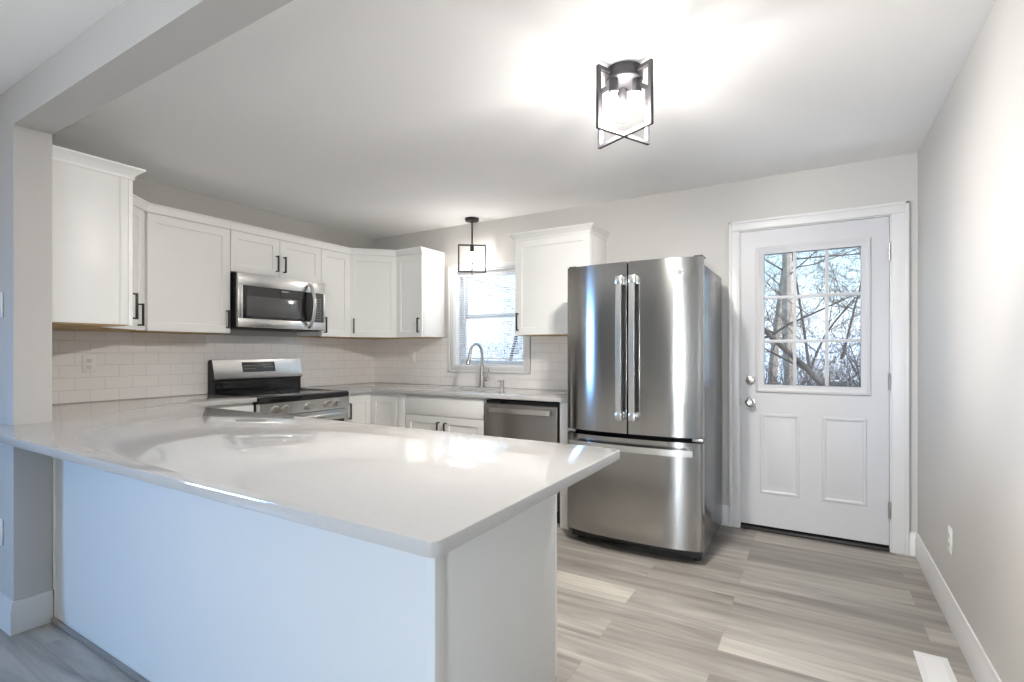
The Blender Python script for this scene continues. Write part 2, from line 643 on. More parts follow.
def living_window(i, mtx, w):
    t = thing('window_%d' % i, 'white framed living area window, %s' % ('the wide one in the side wall' if i == 3 else 'the narrow one behind the viewpoint'), 'window', kind='structure')
    f = MB()
    h = LZ1 - LZ0
    for (a, b2, c, d) in ((0, 0.05, 0, h), (w - 0.05, w, 0, h), (0.05, w - 0.05, 0, 0.05), (0.05, w - 0.05, h - 0.05, h), (0.05, w - 0.05, h / 2 - 0.02, h / 2 + 0.02)):
        f.box(a, b2, -0.10, -0.05, c, d)
    f.build('window_frame', M['vinyl'], t, mtx=mtx)
    MB().box(0.05, w - 0.05, -0.078, -0.074, 0.05, h - 0.05).build('glass_pane', M['glass'], t, mtx=mtx)
    c = MB()
    c.box(-0.08, 0, 0, 0.018, -0.08, h + 0.08).box(w, w + 0.08, 0, 0.018, -0.08, h + 0.08)
    c.box(0, w, 0, 0.018, -0.08, 0).box(0, w, 0, 0.018, h, h + 0.08)
    c.build('casing', M['trim'], t, mtx=mtx)


living_window(2, Matrix.Translation((RW[0][0], YR, LZ0)), RW[0][1] - RW[0][0])
living_window(3, Matrix.Translation((XW, -1.20, LZ0)) @ Matrix.Rotation(R(-90), 4, 'Z'), 1.2)

# baseboards: profile run along a line; n = outward direction
BBH, BBT = 0.142, 0.014


def baseboard(name, p0, p1, nrm, label, ext0=0.0, ext1=0.0):
    p0 = Vector((p0[0], p0[1], 0))
    p1 = Vector((p1[0], p1[1], 0))
    n = Vector((nrm[0], nrm[1], 0))
    d = (p1 - p0).normalized()
    prof = [(0.0, 0.0), (BBT, 0.0), (BBT, BBH - 0.035), (BBT * 0.8, BBH - 0.028), (BBT * 0.62, BBH - 0.012), (BBT * 0.5, BBH), (0.0, BBH)]
    m = MB()
    loops = []
    for p, ex, s in ((p0, ext0, -1), (p1, ext1, 1)):
        loops.append([p + n * a + d * s * (a * ex) + Vector((0, 0, z)) for a, z in prof])
    m.rings(loops)
    return struct(name, m, M['trim'], label, 'baseboard')


baseboard('baseboard_right', (XR, YR), (XR, YB), (-1, 0), 'white baseboard along the plain wall beside the entry door', 0, -1)
baseboard('baseboard_back', (0.487, YB), (XR, YB), (0, -1), 'short white baseboard between door casing and corner', 0, -1)
baseboard('baseboard_back', (-0.62, YB), (-0.529, YB), (0, -1), 'short white baseboard between refrigerator and door casing')
baseboard('baseboard_partition', (XW, SY0), (SX, SY0), (0, -1), 'white baseboard on the front of the wall stub', 0, 1)
baseboard('baseboard_partition', (SX, SY0), (SX, SY1), (1, 0), 'white baseboard wrapping the end of the wall stub', 1, 0)
baseboard('baseboard_rear', (XW, YR), (XR, YR), (0, 1), 'white baseboard along the wall behind the viewpoint')
baseboard('baseboard_side', (XW, YR), (XW, SY0), (1, 0), 'white baseboard under the wide living area window')

# ------------------------------------------------------------------ entry door
door = thing('door_1', 'white half-glass entry door with nine panes beside the refrigerator', 'door', (0, YB, 0), kind='structure')
lx0, lx1, lz0, lz1 = -0.450, 0.390, 0.040, 2.073
gx0, gx1, gz0, gz1 = -0.304, 0.247, 1.010, 1.905
yf = -0.004
leaf = MB()
leaf.box(lx0, gx0, yf, 0.040, lz0, lz1).box(gx1, lx1, yf, 0.040, lz0, lz1)
leaf.box(gx0, gx1, yf, 0.040, lz0, gz0).box(gx0, gx1, yf, 0.040, gz1, lz1)
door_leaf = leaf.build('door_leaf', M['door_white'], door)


def panel_mould(x0, x1, z0, z1):
    m = MB()
    ys = [(0.0, 0.0), (0.005, -0.005), (0.016, -0.006), (0.026, -0.0005), (0.044, -0.0005), (0.062, -0.005)]
    loops = []
    for i, y in ys:
        loops.append([(x0 + i, yf + y, z0 + i), (x1 - i, yf + y, z0 + i), (x1 - i, yf + y, z1 - i), (x0 + i, yf + y, z1 - i)])
    m.rings(loops, cap=False)
    m.bm.verts.ensure_lookup_table()
    m.bm.faces.new(m.bm.verts[-4:])
    return m


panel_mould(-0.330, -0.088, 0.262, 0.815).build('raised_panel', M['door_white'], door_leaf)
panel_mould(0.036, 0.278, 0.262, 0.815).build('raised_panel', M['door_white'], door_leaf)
# lite frame with a moulded edge
lf = MB()
fo = 0.052


def frame_loop(i, y):
    return [(gx0 - fo + i, yf + y, gz0 - fo + i), (gx1 + fo - i, yf + y, gz0 - fo + i), (gx1 + fo - i, yf + y, gz1 + fo - i), (gx0 - fo + i, yf + y, gz1 + fo - i)]


lf.rings([frame_loop(0, 0), frame_loop(0.004, -0.012), frame_loop(0.018, -0.016), frame_loop(0.034, -0.010), frame_loop(fo, -0.004), frame_loop(fo, 0.030)], cap=False)
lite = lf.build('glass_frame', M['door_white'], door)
mt = MB()
for k in (1, 2):
    x = gx0 + (gx1 - gx0) * k / 3
    z = gz0 + (gz1 - gz0) * k / 3
    mt.box(x - 0.010, x + 0.010, yf + 0.002, yf + 0.028, gz0, gz1, 0.003)
    mt.box(gx0, gx1, yf + 0.001, yf + 0.029, z - 0.010, z + 0.010, 0.003)
mt.build('muntin_grid', M['door_white'], lite)
MB().box(gx0, gx1, yf + 0.012, yf + 0.016, gz0, gz1).build('glass_pane', M['glass'], lite)
# jamb, casing, threshold
jb = MB()
jb.box(-0.468, -0.453, -0.002, 0.15, 0, 2.092).box(0.393, 0.408, -0.002, 0.15, 0, 2.092).box(-0.453, 0.393, -0.002, 0.15, 2.077, 2.092)
jb.box(-0.453, -0.440, 0.042, 0.060, 0.04, 2.077).box(0.380, 0.393, 0.042, 0.060, 0.04, 2.077).box(-0.44, 0.38, 0.042, 0.060, 2.064, 2.077)
jb.build('jamb', M['trim'], door)
cs = MB()
for s in ((-0.528, -0.460), (0.400, 0.487)):
    cs.box(s[0], s[1], -0.017, -0.0005, 0, 2.084, 0.004)
    inner = s[1] if s[0] < 0 else s[0]
    sgn = -1 if s[0] < 0 else 1
    a, b2 = sorted((inner + sgn * 0.018, inner + sgn * 0.026))
    outer = s[0] if s[0] < 0 else s[1]
    a, b2 = sorted((outer, outer - sgn * 0.018))
    cs.box(a, b2, -0.024, -0.001, 0, 2.152, 0.004)
cs.box(-0.528, 0.487, -0.017, -0.0005, 2.084, 2.152, 0.004)
cs.box(-0.528, 0.487, -0.024, -0.001, 2.134, 2.152, 0.004)
cs.build('casing', M['trim'], door)
MB().box(-0.453, 0.393, -0.012, 0.15, 0.0005, 0.022, 0.004).build('threshold', M['bronze'], door)
MB().box(-0.451, 0.391, 0.000, 0.03, 0.0225, 0.0395).build('door_sweep', M['gap'], door)


def knob_prof(r, d):
    return [(0.0, 0.0), (r * 1.12, 0.0), (r * 1.15, 0.004), (r * 1.0, 0.009), (r * 0.45, 0.011), (r * 0.42, d * 0.45), (r * 0.75, d * 0.6), (r * 0.95, d * 0.75), (r * 0.9, d * 0.9), (r * 0.55, d), (0.0, d)]


rotY = Matrix.Rotation(R(90), 4, 'X')
k = MB().lathe(knob_prof(0.029, 0.062), (-0.389, yf, 0.886), mtx=rotY).build('door_knob', M['nickel'], door)
MB().box(-0.391, -0.387, yf - 0.066, yf - 0.060, 0.876, 0.896, 0.001).build('thumb_turn', M['nickel'], k)
k = MB().lathe([(0, 0), (0.029, 0), (0.030, 0.006), (0.026, 0.016), (0.018, 0.019), (0, 0.019)], (-0.389, yf, 1.040), mtx=rotY).build('deadbolt', M['nickel'], door)
MB().box(-0.401, -0.377, yf - 0.034, yf - 0.018, 1.034, 1.046, 0.003).build('thumb_turn', M['nickel'], k)
MB().box(-0.4515, -0.4495, -0.0055, 0.012, 0.86, 0.91).build('latch_plate', M['bronze'], door)
for z in (1.853, 1.052, 0.258):
    h = MB()
    h.cyl((0.3915, yf - 0.007, z - 0.05), (0.3915, yf - 0.007, z + 0.05), 0.0065, n=12)
    h.box(0.386, 0.399, yf - 0.003, yf + 0.001, z - 0.05, z + 0.05)
    h.build('hinge', M['hinge'], door)

# ------------------------------------------------------------------ sink window
win = thing('window_1', 'white double-hung window above the kitchen sink', 'window', (0, YB, 0), kind='structure')
c = MB()
cx0, cx1, cz0, cz1 = -3.030, -2.133, 1.045, 2.064
for a in ((cx0, WX0, cz0, cz1), (WX1, cx1, cz0, cz1), (WX0, WX1, cz0, WZ0), (WX0, WX1, WZ1, cz1)):
    c.box(a[0], a[1], -0.018, -0.0005, a[2], a[3], 0.003)
c.box(cx0, cx0 + 0.016, -0.025, -0.001, cz0, cz1, 0.003).box(cx1 - 0.016, cx1, -0.025, -0.001, cz0, cz1, 0.003)
c.box(cx0, cx1, -0.025, -0.001, cz0, cz0 + 0.016, 0.003).box(cx0, cx1, -0.025, -0.001, cz1 - 0.016, cz1, 0.003)
c.build('casing', M['trim'], win)
j = MB()
j.box(WX0, WX0 + 0.012, -0.001, 0.15, WZ0, WZ1).box(WX1 - 0.012, WX1, -0.001, 0.15, WZ0, WZ1)
j.box(WX0 + 0.012, WX1 - 0.012, -0.001, 0.15, WZ0, WZ0 + 0.012).box(WX0 + 0.012, WX1 - 0.012, -0.001, 0.15, WZ1 - 0.012, WZ1)
j.build('jamb', M['vinyl'], win)
ix0, ix1, iz0, iz1 = WX0 + 0.012, WX1 - 0.012, WZ0 + 0.012, WZ1 - 0.012
zm = (iz0 + iz1) / 2 + 0.02
for (za, zb, ya) in ((iz0, zm + 0.02, 0.095), (zm - 0.02, iz1, 0.118)):
    s = MB()
    st = 0.045
    s.box(ix0, ix0 + st, ya, ya + 0.024, za, zb, 0.002).box(ix1 - st, ix1, ya, ya + 0.024, za, zb, 0.002)
    s.box(ix0 + st, ix1 - st, ya, ya + 0.024, za, za + 0.04, 0.002).box(ix0 + st, ix1 - st, ya, ya + 0.024, zb - 0.04, zb, 0.002)
    so = s.build('sash', M['vinyl'], win)
    MB().box(ix0 + st, ix1 - st, ya + 0.010, ya + 0.014, za + 0.04, zb - 0.04).build('glass_pane', M['glass'], so)

bl = thing('window_blind', 'white horizontal slat blind lowered over the sink window', 'blind', (0, YB, 0))
MB().box(ix0 + 0.004, ix1 - 0.004, 0.042, 0.072, iz1 - 0.032, iz1 - 0.002, 0.002).build('headrail', M['slat'], bl)
s = MB()
zs = 1.190
while zs < iz1 - 0.04:
    tilt = Matrix.Translation((0, 0.057, zs)) @ Matrix.Rotation(R(22), 4, 'X')
    b = s
    loops = []
    for x in (ix0 + 0.006, ix1 - 0.006):
        loops.append([tilt @ Vector((x, y, z)) for y, z in ((-0.0125, -0.0004), (0.0, 0.0018), (0.0125, -0.0004), (0.0125, 0.0002), (0.0, 0.0026), (-0.0125, 0.0002))])
    b.rings(loops)
    zs += 0.0215
s.build('slats', M['slat'], bl)
MB().box(ix0 + 0.006, ix1 - 0.006, 0.045, 0.069, 1.166, 1.180, 0.003).build('bottom_rail', M['slat'], bl)
for x in (ix0 + 0.12, ix1 - 0.12):
    for y in (0.044, 0.070):
        MB().cyl((x, y, 1.18), (x, y, iz1 - 0.03), 0.0012, n=6).build('ladder_cord', M['slat'], bl)
MB().cyl((ix0 + 0.075, 0.036, 1.55), (ix0 + 0.075, 0.036, iz1 - 0.03), 0.004, n=8).build('tilt_wand', M['vinyl'], bl)

# ------------------------------------------------------------------ backsplash
TT = 0.008
tb = MB()
tb.box(XL + TT, cx0 - 0.001, YB - TT, YB - 0.0005, CT + 0.0003, 1.369)
tb.box(cx0 - 0.001, cx1 + 0.001, YB - TT, YB - 0.0005, CT + 0.0003, cz0 - 0.001)
tb.box(cx1 + 0.001, -1.33, YB - TT, YB - 0.0005, CT + 0.0003, 1.369)
struct('tile_backsplash', tb, M['tile_back'], 'white subway tile backsplash behind the sink and under the window', 'backsplash')
struct('tile_backsplash', MB().box(XL + 0.0005, XL + TT, SY1 + 0.001, YB - TT, CT + 0.0003, 1.369), M['tile_left'], 'white subway tile backsplash behind the range', 'backsplash')

# ------------------------------------------------------------------ cabinets


def pull(door_obj, x, z0, z1, y=0.0, horizontal=False, mtx=None):
    m = MB()
    s = 0.0055
    if not horizontal:
        m.box(x - s, x + s, y - 0.036, y - 0.025, z0, z1, 0.0012)
        m.box(x - s * 0.8, x + s * 0.8, y - 0.027, y, z0 + 0.001, z0 + 0.010)
        m.box(x - s * 0.8, x + s * 0.8, y - 0.027, y, z1 - 0.010, z1 - 0.001)
    return m.build('pull_handle', M['black'], door_obj, mtx=mtx)


def crown_part(root, loop_fn, steps, mtx=None):
    m = MB()
    m.rings([loop_fn(o, z) for o, z in steps])
    return m.build('crown_moulding', M['cabinet'], root, mtx=mtx)


RISER = [(0.000, 0.757), (0.003, 0.759), (0.005, 0.782), (0.011, 0.802), (0.019, 0.808), (0.019, 0.815)]
FLARE = [(0.002, 0.748), (0.006, 0.752), (0.006, 0.764), (0.012, 0.774), (0.026, 0.788), (0.038, 0.798), (0.042, 0.801), (0.042, 0.809)]


def wall_cab(label, loc, rotz, W, D, z0, z1, doors, handles, crown=None, left_open=False, right_open=False, hz=(1.405, 1.545), group='white upper cabinets'):
    """local: front faces -y, y=0 is the door face, doors in a row; handles: list of x"""
    root = thing('wall_cabinet', label, 'cabinet', (loc[0], loc[1], z0), rotz, group)
    H = z1 - z0
    bx = MB()
    bx.box(0, W, 0.0585, D, 0.006, H, 0.0012)
    bx.build('body', M['cabinet'], root)
    MB().box(-0.0008, W + 0.0008, 0.0215, 0.0573, 0.006, H, 0.0012).build('face_frame', M['cabinet'], root)
    MB().box(0.012, W - 0.012, 0.030, D - 0.004, 0.0, 0.0059).build('underside', M['cab_wood'], root)
    n = len(doors)
    x = 0.0
    for i, f in enumerate(doors):
        w = W * f
        d = MB().shaker(x + 0.002, x + w - 0.002, 0.003 if z1 - z0 > 0.5 else 0.004, H - 0.006).build('door', M['cabinet'], root)
        pull(d, handles[i], hz[0] - z0, hz[1] - z0)
        x += w
    if crown:
        lo = 1.0 if left_open else 0.0
        ro = 1.0 if right_open else 0.0
        dz = H - 0.76

        def lp(o, z):
            return [(-o * lo, -o + 0.0, z + dz), (W + o * ro, -o + 0.0, z + dz), (W + o * ro, D - 0.001, z + dz), (-o * lo, D - 0.001, z + dz)]
        crown_part(root, lp, crown)
    return root


ZU0, ZU1 = 1.370, 2.142
XU = -3.700                                        # door faces on the range wall
UD = XU - XL - 0.001                               # depth 0.329
# cabinet hung on the back of the stub wall, its side panel to the room
sc = wall_cab('tall-crowned white upper cabinet hung behind the wall stub, side panel to the room', (-3.06, 1.262), R(180), 0.355, 0.340, ZU0, ZU1, [1.0], [0.030], FLARE, left_open=True, hz=(1.408, 1.548))
# applied end panel frame edge on its room side
# diagonal corner cabinets


def diag_cab(label, origin, pts, door_p0, door_p1, hx, hz, stile=0.004):
    """pts: plan polygon relative to origin; door between two plan points (left to right seen from the room)"""
    root = thing('corner_wall_cabinet', label, 'cabinet', (origin[0], origin[1], ZU0), 0, 'white upper cabinets')
    MB().prism(pts, 0.006, ZU1 - ZU0, 0.0012).build('body', M['cabinet'], root)
    inner = [(p[0] * 0.94 + pts[0][0] * 0.06, p[1] * 0.94 + pts[0][1] * 0.06) for p in pts]
    MB().prism(inner, 0.0, 0.0059).build('underside', M['cab_wood'], root)
    a = Vector((*door_p0, 0))
    b = Vector((*door_p1, 0))
    d = b - a
    mtx = Matrix.Translation(a) @ Matrix.Rotation(math.atan2(d.y, d.x), 4, 'Z')
    W = d.length
    dm = MB().shaker(0.004, W - stile, 0.003, ZU1 - ZU0 - 0.006, y=-0.0195).build('door', M['cabinet'], root, mtx=mtx)
    pull(dm, hx if hx > 0 else W + hx, hz[0] - ZU0, hz[1] - ZU0, y=-0.0195, mtx=mtx)
    nrm = Vector((d.y, -d.x, 0)).normalized()

    def lp(o, z):
        out = []
        for p in pts:
            q = Vector((p[0], p[1], z))
            if (q.xy - a.xy).length < 1e-4 or (q.xy - b.xy).length < 1e-4:
                q += nrm * (o + 0.016)
            out.append(q)
        return out
    crown_part(root, lp, [(o, z + ZU1 - ZU0 - 0.76) for o, z in RISER])
    return root


# near corner (between stub-wall cabinet and range wall)
DE = 1.605
ox, oy = XL + 0.001, SY1 + 0.001
bx_in = XU - 0.0215                                # carcass front plane on range wall
pts = [(0, 0), (-3.418 - ox, 0), (-3.418 - ox, 1.240 - oy), (bx_in - ox, DE - 0.001 - oy), (0, DE - 0.001 - oy)]
# the door runs from the range-wall side (left as seen from the room) back to the stub cabinet
diag_cab('white angled corner cabinet tucked between the wall stub cabinet and the range wall', (ox, oy), pts,
         (-3.418 - ox, 1.240 - oy), (bx_in - ox, DE - 0.001 - oy), 0.352, (1.398, 1.538), 0.052)
wall_cab('white single-door upper cabinet beside the microwave, next to the near angled corner cabinet', (XU, DE), R(90), 2.150 - DE - 0.001, UD, ZU0, ZU1, [1.0], [2.119 - DE], RISER, hz=(1.408, 1.540))
wall_cab('short white two-door cabinet directly above the microwave', (XU, 2.150), R(90), 0.799, UD, 1.828, ZU1, [0.5, 0.5], [0.368, 0.434], RISER, hz=(1.873, 2.002))
wall_cab('narrow white single-door upper cabinet between microwave and far corner cabinet', (XU, 2.950), R(90), 0.319, UD, ZU0, ZU1, [1.0], [0.030], RISER, hz=(1.403, 1.541))
# far corner
YU = 3.563
ox, oy = XL + 0.001, YB - 0.001
pts = [(0, 0), (0, 3.270 - oy), (bx_in - ox, 3.270 - oy), (-3.4085 - ox, YU + 0.0215 - oy), (-3.4085 - ox, 0)]
diag_cab('white angled corner cabinet in the far corner between range wall and window wall', (ox, oy), pts,
         (bx_in - ox, 3.270 - oy), (-3.4085 - ox, YU + 0.0215 - oy), 0.050, (1.408, 1.545))
wall_cab('narrow white upper cabinet just before the sink window, side panel to the room', (-3.4075, YU), 0, 0.3205, 0.329, ZU0, ZU1, [1.0], [0.288], RISER, hz=(1.413, 1.548))
wall_cab('crowned white upper cabinet between sink window and refrigerator', (-2.100, YU), 0, 0.651, 0.329, ZU0, ZU1, [1.0], [0.030], FLARE, left_open=True, right_open=True, hz=(1.408, 1.550))


def base_cab(name, label, loc, rotz, W, D, fronts, toe=True, group='white base cabinets', side_skin=None):
    """fronts: (x0,x1,z0,z1,kind,handle_x) local, face at y=0"""
    root = thing(name, label, 'cabinet', (loc[0], loc[1], 0), rotz, group)
    b = MB()
    b.box(0, W, 0.021, D, 0.105, CT - CTH - 0.001, 0.001)
    b.box(0.002, W - 0.002, 0.085, D - 0.02, 0.0, 0.104)
    b.build('body', M['cabinet'], root)
    for (x0, x1, z0, z1, kind, hx) in fronts:
        if kind == 'door':
            d = MB().shaker(x0, x1, z0, z1).build('door', M['cabinet'], root)
            if hx is not None:
                pull(d, hx, z1 - 0.17, z1 - 0.04)
        elif kind == 'drawer':
            MB().box(x0, x1, 0, 0.019, z0, z1, 0.0015).build('drawer_front', M['cabinet'], root)
        elif kind == 'filler':
            MB().box(x0, x1, 0.004, 0.0205, z0, z1, 0.001).build('filler_strip', M['cabinet'], root)
    return root


YBF = 3.240                                        # faces of the sink run
XBF = -3.400                                       # faces of the range run
# sink base
base_cab('base_cabinet', 'white sink base cabinet with wide false drawer over two doors', (-2.995, YBF), 0, 0.815, YB - YBF - 0.001,
         [(0.006, 0.806, 0.715, 0.866, 'drawer', None), (0.006, 0.404, 0.115, 0.708, 'door', 0.370), (0.408, 0.806, 0.115, 0.708, 'door', 0.442)])
# corner base: two-leg L cabinet
cr = thing('corner_base_cabinet', 'white corner base cabinet with folding doors beside the range', 'cabinet', (XL + 0.001, YB - 0.001, 0), 0, 'white base cabinets')
ox, oy = XL + 0.001, YB - 0.001
L_out = [(0, 0), (0, 2.948 - oy), (XBF - 0.021 - ox, 2.948 - oy), (XBF - 0.021 - ox, YBF + 0.021 - oy), (-2.997 - ox, YBF + 0.021 - oy), (-2.997 - ox, 0)]
MB().prism(L_out, 0.105, CT - CTH - 0.001).build('body', M['cabinet'], cr)
L_in = [(0, 0), (0, 2.950 - oy), (XBF - 0.085 - ox, 2.950 - oy), (XBF - 0.085 - ox, YBF + 0.085 - oy), (-2.999 - ox, YBF + 0.085 - oy), (-2.999 - ox, 0)]
MB().prism(L_in, 0.0, 0.104).build('toe_kick', M['cabinet'], cr)
mtx = Matrix.Translation((XBF - ox, 2.954 - oy, 0)) @ Matrix.Rotation(R(90), 4, 'Z')
d = MB().shaker(0.0, 0.284, 0.115, 0.852).build('door', M['cabinet'], cr, mtx=mtx)
pull(d, 0.034, 0.665, 0.800, mtx=mtx)
mtx = Matrix.Translation((XBF + 0.002 - ox, YBF - oy, 0))
MB().shaker(0.0, 0.305, 0.115, 0.852).build('door', M['cabinet'], cr, mtx=mtx)
MB().box(0.312, 0.400, 0.004, 0.0205, 0.108, 0.880, 0.001).build('filler_strip', M['cabinet'], cr, mtx=mtx)
# range-side base between peninsula and range
base_cab('base_cabinet', 'white base cabinet between peninsula and range, only its top drawer edge in view', (XBF, 1.640), R(90), 0.504, XBF - XL - 0.001,
         [(0.010, 0.500, 0.715, 0.862, 'drawer', None), (0.010, 0.253, 0.115, 0.708, 'door', 0.22), (0.257, 0.500, 0.115, 0.708, 'door', 0.29)])
# end panel by the refrigerator
tag(MB().box(-1.538, -1.474, YBF - 0.012, YB - 0.001, 0.0005, CT - CTH - 0.001, 0.002).build('cabinet_end_panel', M['cabinet']), 'white floor-standing end panel between dishwasher and refrigerator', 'panel')

# peninsula cabinet
PX1, PY0, PY1 = -0.765, 0.928, 1.592
pen = thing('peninsula_cabinet', 'white panelled peninsula base under the long quartz counter', 'cabinet', (SX + 0.001, PY0, 0), 0)
px = PX1 - SX - 0.001
pb = MB()
pb.box(0.002, px - 0.019, 0.007, PY1 - PY0 - 0.021, 0.105, CT - CTH - 0.001)
pb.box(0.002, px - 0.019, 0.020, PY1 - PY0 - 0.085, 0.0005, 0.104)
pb.build('body', M['cabinet'], pen)
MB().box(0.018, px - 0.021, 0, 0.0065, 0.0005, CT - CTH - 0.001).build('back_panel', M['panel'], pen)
MB().box(0.0150, 0.0175, -0.004, 0.0065, 0.0005, BBH + 0.0015).build('scribe_strip', M['cabinet'], pen)
MB().box(0.000, 0.0175, -0.006, 0.0065, BBH + 0.002, CT - CTH - 0.001, 0.001).build('scribe_strip', M['cabinet'], pen)
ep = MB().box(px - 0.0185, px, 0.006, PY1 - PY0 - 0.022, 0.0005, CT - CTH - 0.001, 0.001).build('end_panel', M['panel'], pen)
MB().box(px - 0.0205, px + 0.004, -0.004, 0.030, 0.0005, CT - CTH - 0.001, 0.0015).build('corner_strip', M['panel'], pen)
MB().box(0.0, px - 0.021, -0.016, -0.0005, 0.0005, 0.017, 0.004).build('shoe_moulding', M['floor'], pen)
mtx = Matrix.Translation((px, PY1 - PY0, 0)) @ Matrix.Rotation(R(180), 4, 'Z')
for i in range(4):
    w = (px - 0.40) / 4
    MB_d = MB().shaker(i * w + 0.004, (i + 1) * w - 0.002, 0.115, 0.868).build('door', M['cabinet'], pen, mtx=mtx)
    pull(MB_d, i * w + (0.035 if i % 2 else w - 0.035), 0.70, 0.83, mtx=mtx)


# ------------------------------------------------------------------ worktops
def fillet(pts, rad):
    """round polygon corners listed with a radius"""
    out = []
    n = len(pts)
    for i, p in enumerate(pts):
        r = rad.get(i, 0)
        P = Vector(p)
        if r <= 0:
            out.append(tuple(P))
            continue
        A = (Vector(pts[i - 1]) - P).normalized()
        B = (Vector(pts[(i + 1) % n]) - P).normalized()
        c0 = P + A * r
        c1 = P + B * r
        C = P + (A + B) * r
        a0 = math.atan2((c0 - C).y, (c0 - C).x)
        a1 = math.atan2((c1 - C).y, (c1 - C).x)
        da = (a1 - a0 + math.pi) % (2 * math.pi) - math.pi
        for k in range(7):
            t = a0 + da * k / 6
            out.append((C.x + r * math.cos(t), C.y + r * math.sin(t)))
    return out


g = 0.0015
pp = [(-3.42, 0.667), (-0.549, 0.667), (-0.549, 1.626), (-3.365, 1.626), (-3.365, 2.144), (XL + g, 2.144), (XL + g, SY1 + g), (SX + g, SY1 + g), (SX + g, SY0 - g), (-3.42, SY0 - g)]
pp = fillet(pp, {1: 0.022, 2: 0.022, 3: 0.01})
tag(MB().prism(pp, CT - CTH, CT, 0.0035, 2).build('countertop', M['quartz'], loc=(-1.8, 1.15, CT - CTH)), 'long white quartz counter on the peninsula, running back to the range', 'countertop')
sp = [(XL + g, 2.944), (-3.365, 2.944), (-3.365, 3.212), (-1.472, 3.212), (-1.472, YB - g), (XL + g, YB - g)]
sp = fillet(sp, {2: 0.01})
SKX0, SKX1, SKY0, SKY1 = -2.830, -2.290, 3.400, 3.735
hole = fillet([(SKX0, SKY0), (SKX1, SKY0), (SKX1, SKY1), (SKX0, SKY1)], {0: 0.03, 1: 0.03, 2: 0.03, 3: 0.03})
tag(MB().prism(sp, CT - CTH, CT, 0.003, 2, holes=[hole]).build('countertop', M['quartz'], loc=(-2.6, 3.5, CT - CTH)), 'white quartz counter around the sink and into the far corner', 'countertop')
# undermount sink
sk = MB()


def sk_loop(i, z, r):
    return [(x, y, z) for x, y in fillet([(SKX0 + i, SKY0 + i), (SKX1 - i, SKY0 + i), (SKX1 - i, SKY1 - i), (SKX0 + i, SKY1 - i)], {0: r, 1: r, 2: r, 3: r})]


sk.rings([sk_loop(-0.012, CT - CTH - 0.0015, 0.04), sk_loop(0.0, CT - CTH - 0.0015, 0.03), sk_loop(0.004, CT - 0.12, 0.03), sk_loop(0.02, CT - 0.215, 0.04), sk_loop(0.10, CT - 0.222, 0.05)], cap=False)
sink = sk.build('kitchen_sink', M['steel_lite'])
tag(sink, 'stainless undermount sink basin set in the quartz counter below the window', 'sink')
MB().box(SKX0 + 0.09, SKX1 - 0.09, SKY0 + 0.09, SKY1 - 0.09, CT - 0.226, CT - 0.2215).build('basin_floor', M['steel_lite'], sink)
MB().lathe([(0.0, 0.0), (0.042, 0.0), (0.045, 0.003), (0.030, 0.004), (0, 0.002)], ((SKX0 + SKX1) / 2, 3.56, CT - 0.2214)).build('drain', M['nickel'], sink)

# faucet
fx, fy = -2.586, 3.800
fa = thing('kitchen_faucet', 'tall gooseneck pull-down faucet in satin nickel behind the sink', 'faucet', (fx, fy, CT))
MB().lathe([(0, 0), (0.030, 0), (0.031, 0.004), (0.026, 0.010), (0.024, 0.05), (0.021, 0.10), (0.0165, 0.16), (0, 0.16)], (0, 0, 0.0005)).build('body', M['nickel'], fa)
path = [(0, 0, 0.15), (0, 0, 0.30)]
for k in range(1, 15):
    a = math.pi - math.pi * 0.93 * k / 14
    path.append((0, -0.092 - 0.092 * math.cos(a), 0.30 + 0.092 * math.sin(a)))
MB().tube(path, [0.0145] + [0.0125] * (len(path) - 1), n=14).build('spout', M['nickel'], fa)
e1 = Vector(path[-1])
dv = (Vector(path[-1]) - Vector(path[-2])).normalized()
sh = MB()
sh.tube([e1 - dv * 0.004, e1 + dv * 0.02, e1 + dv * 0.05, e1 + dv * 0.095, e1 + dv * 0.115], [0.0135, 0.0145, 0.015, 0.019, 0.0175], n=16)
sh.build('spray_head', M['nickel'], fa)
hd = MB()
hd.cyl((0.015, 0, 0.075), (0.055, 0, 0.075), 0.016, 0.015)
hd.sphere((0.057, 0, 0.075), 0.0155)
hd.tube([(0.058, 0, 0.078), (0.064, -0.004, 0.11), (0.072, -0.006, 0.165), (0.076, -0.006, 0.182)], [0.0075, 0.0055, 0.0065, 0.005], n=10)
hd.build('lever_handle', M['nickel'], fa)
sd = thing('soap_dispenser', 'small satin nickel soap pump standing beside the faucet', 'soap dispenser', (-2.372, 3.800, CT))
MB().lathe([(0, 0), (0.019, 0), (0.019, 0.006), (0.013, 0.010), (0.013, 0.050), (0, 0.050)], (0, 0, 0.0005)).build('body', M['nickel'], sd)
MB().cyl((0, 0, 0.05), (0, 0, 0.073), 0.016).tube([(0, 0, 0.066), (-0.012, -0.035, 0.070), (-0.018, -0.052, 0.062)], [0.008, 0.006, 0.005], n=8).build('pump_spout', M['nickel'], sd)

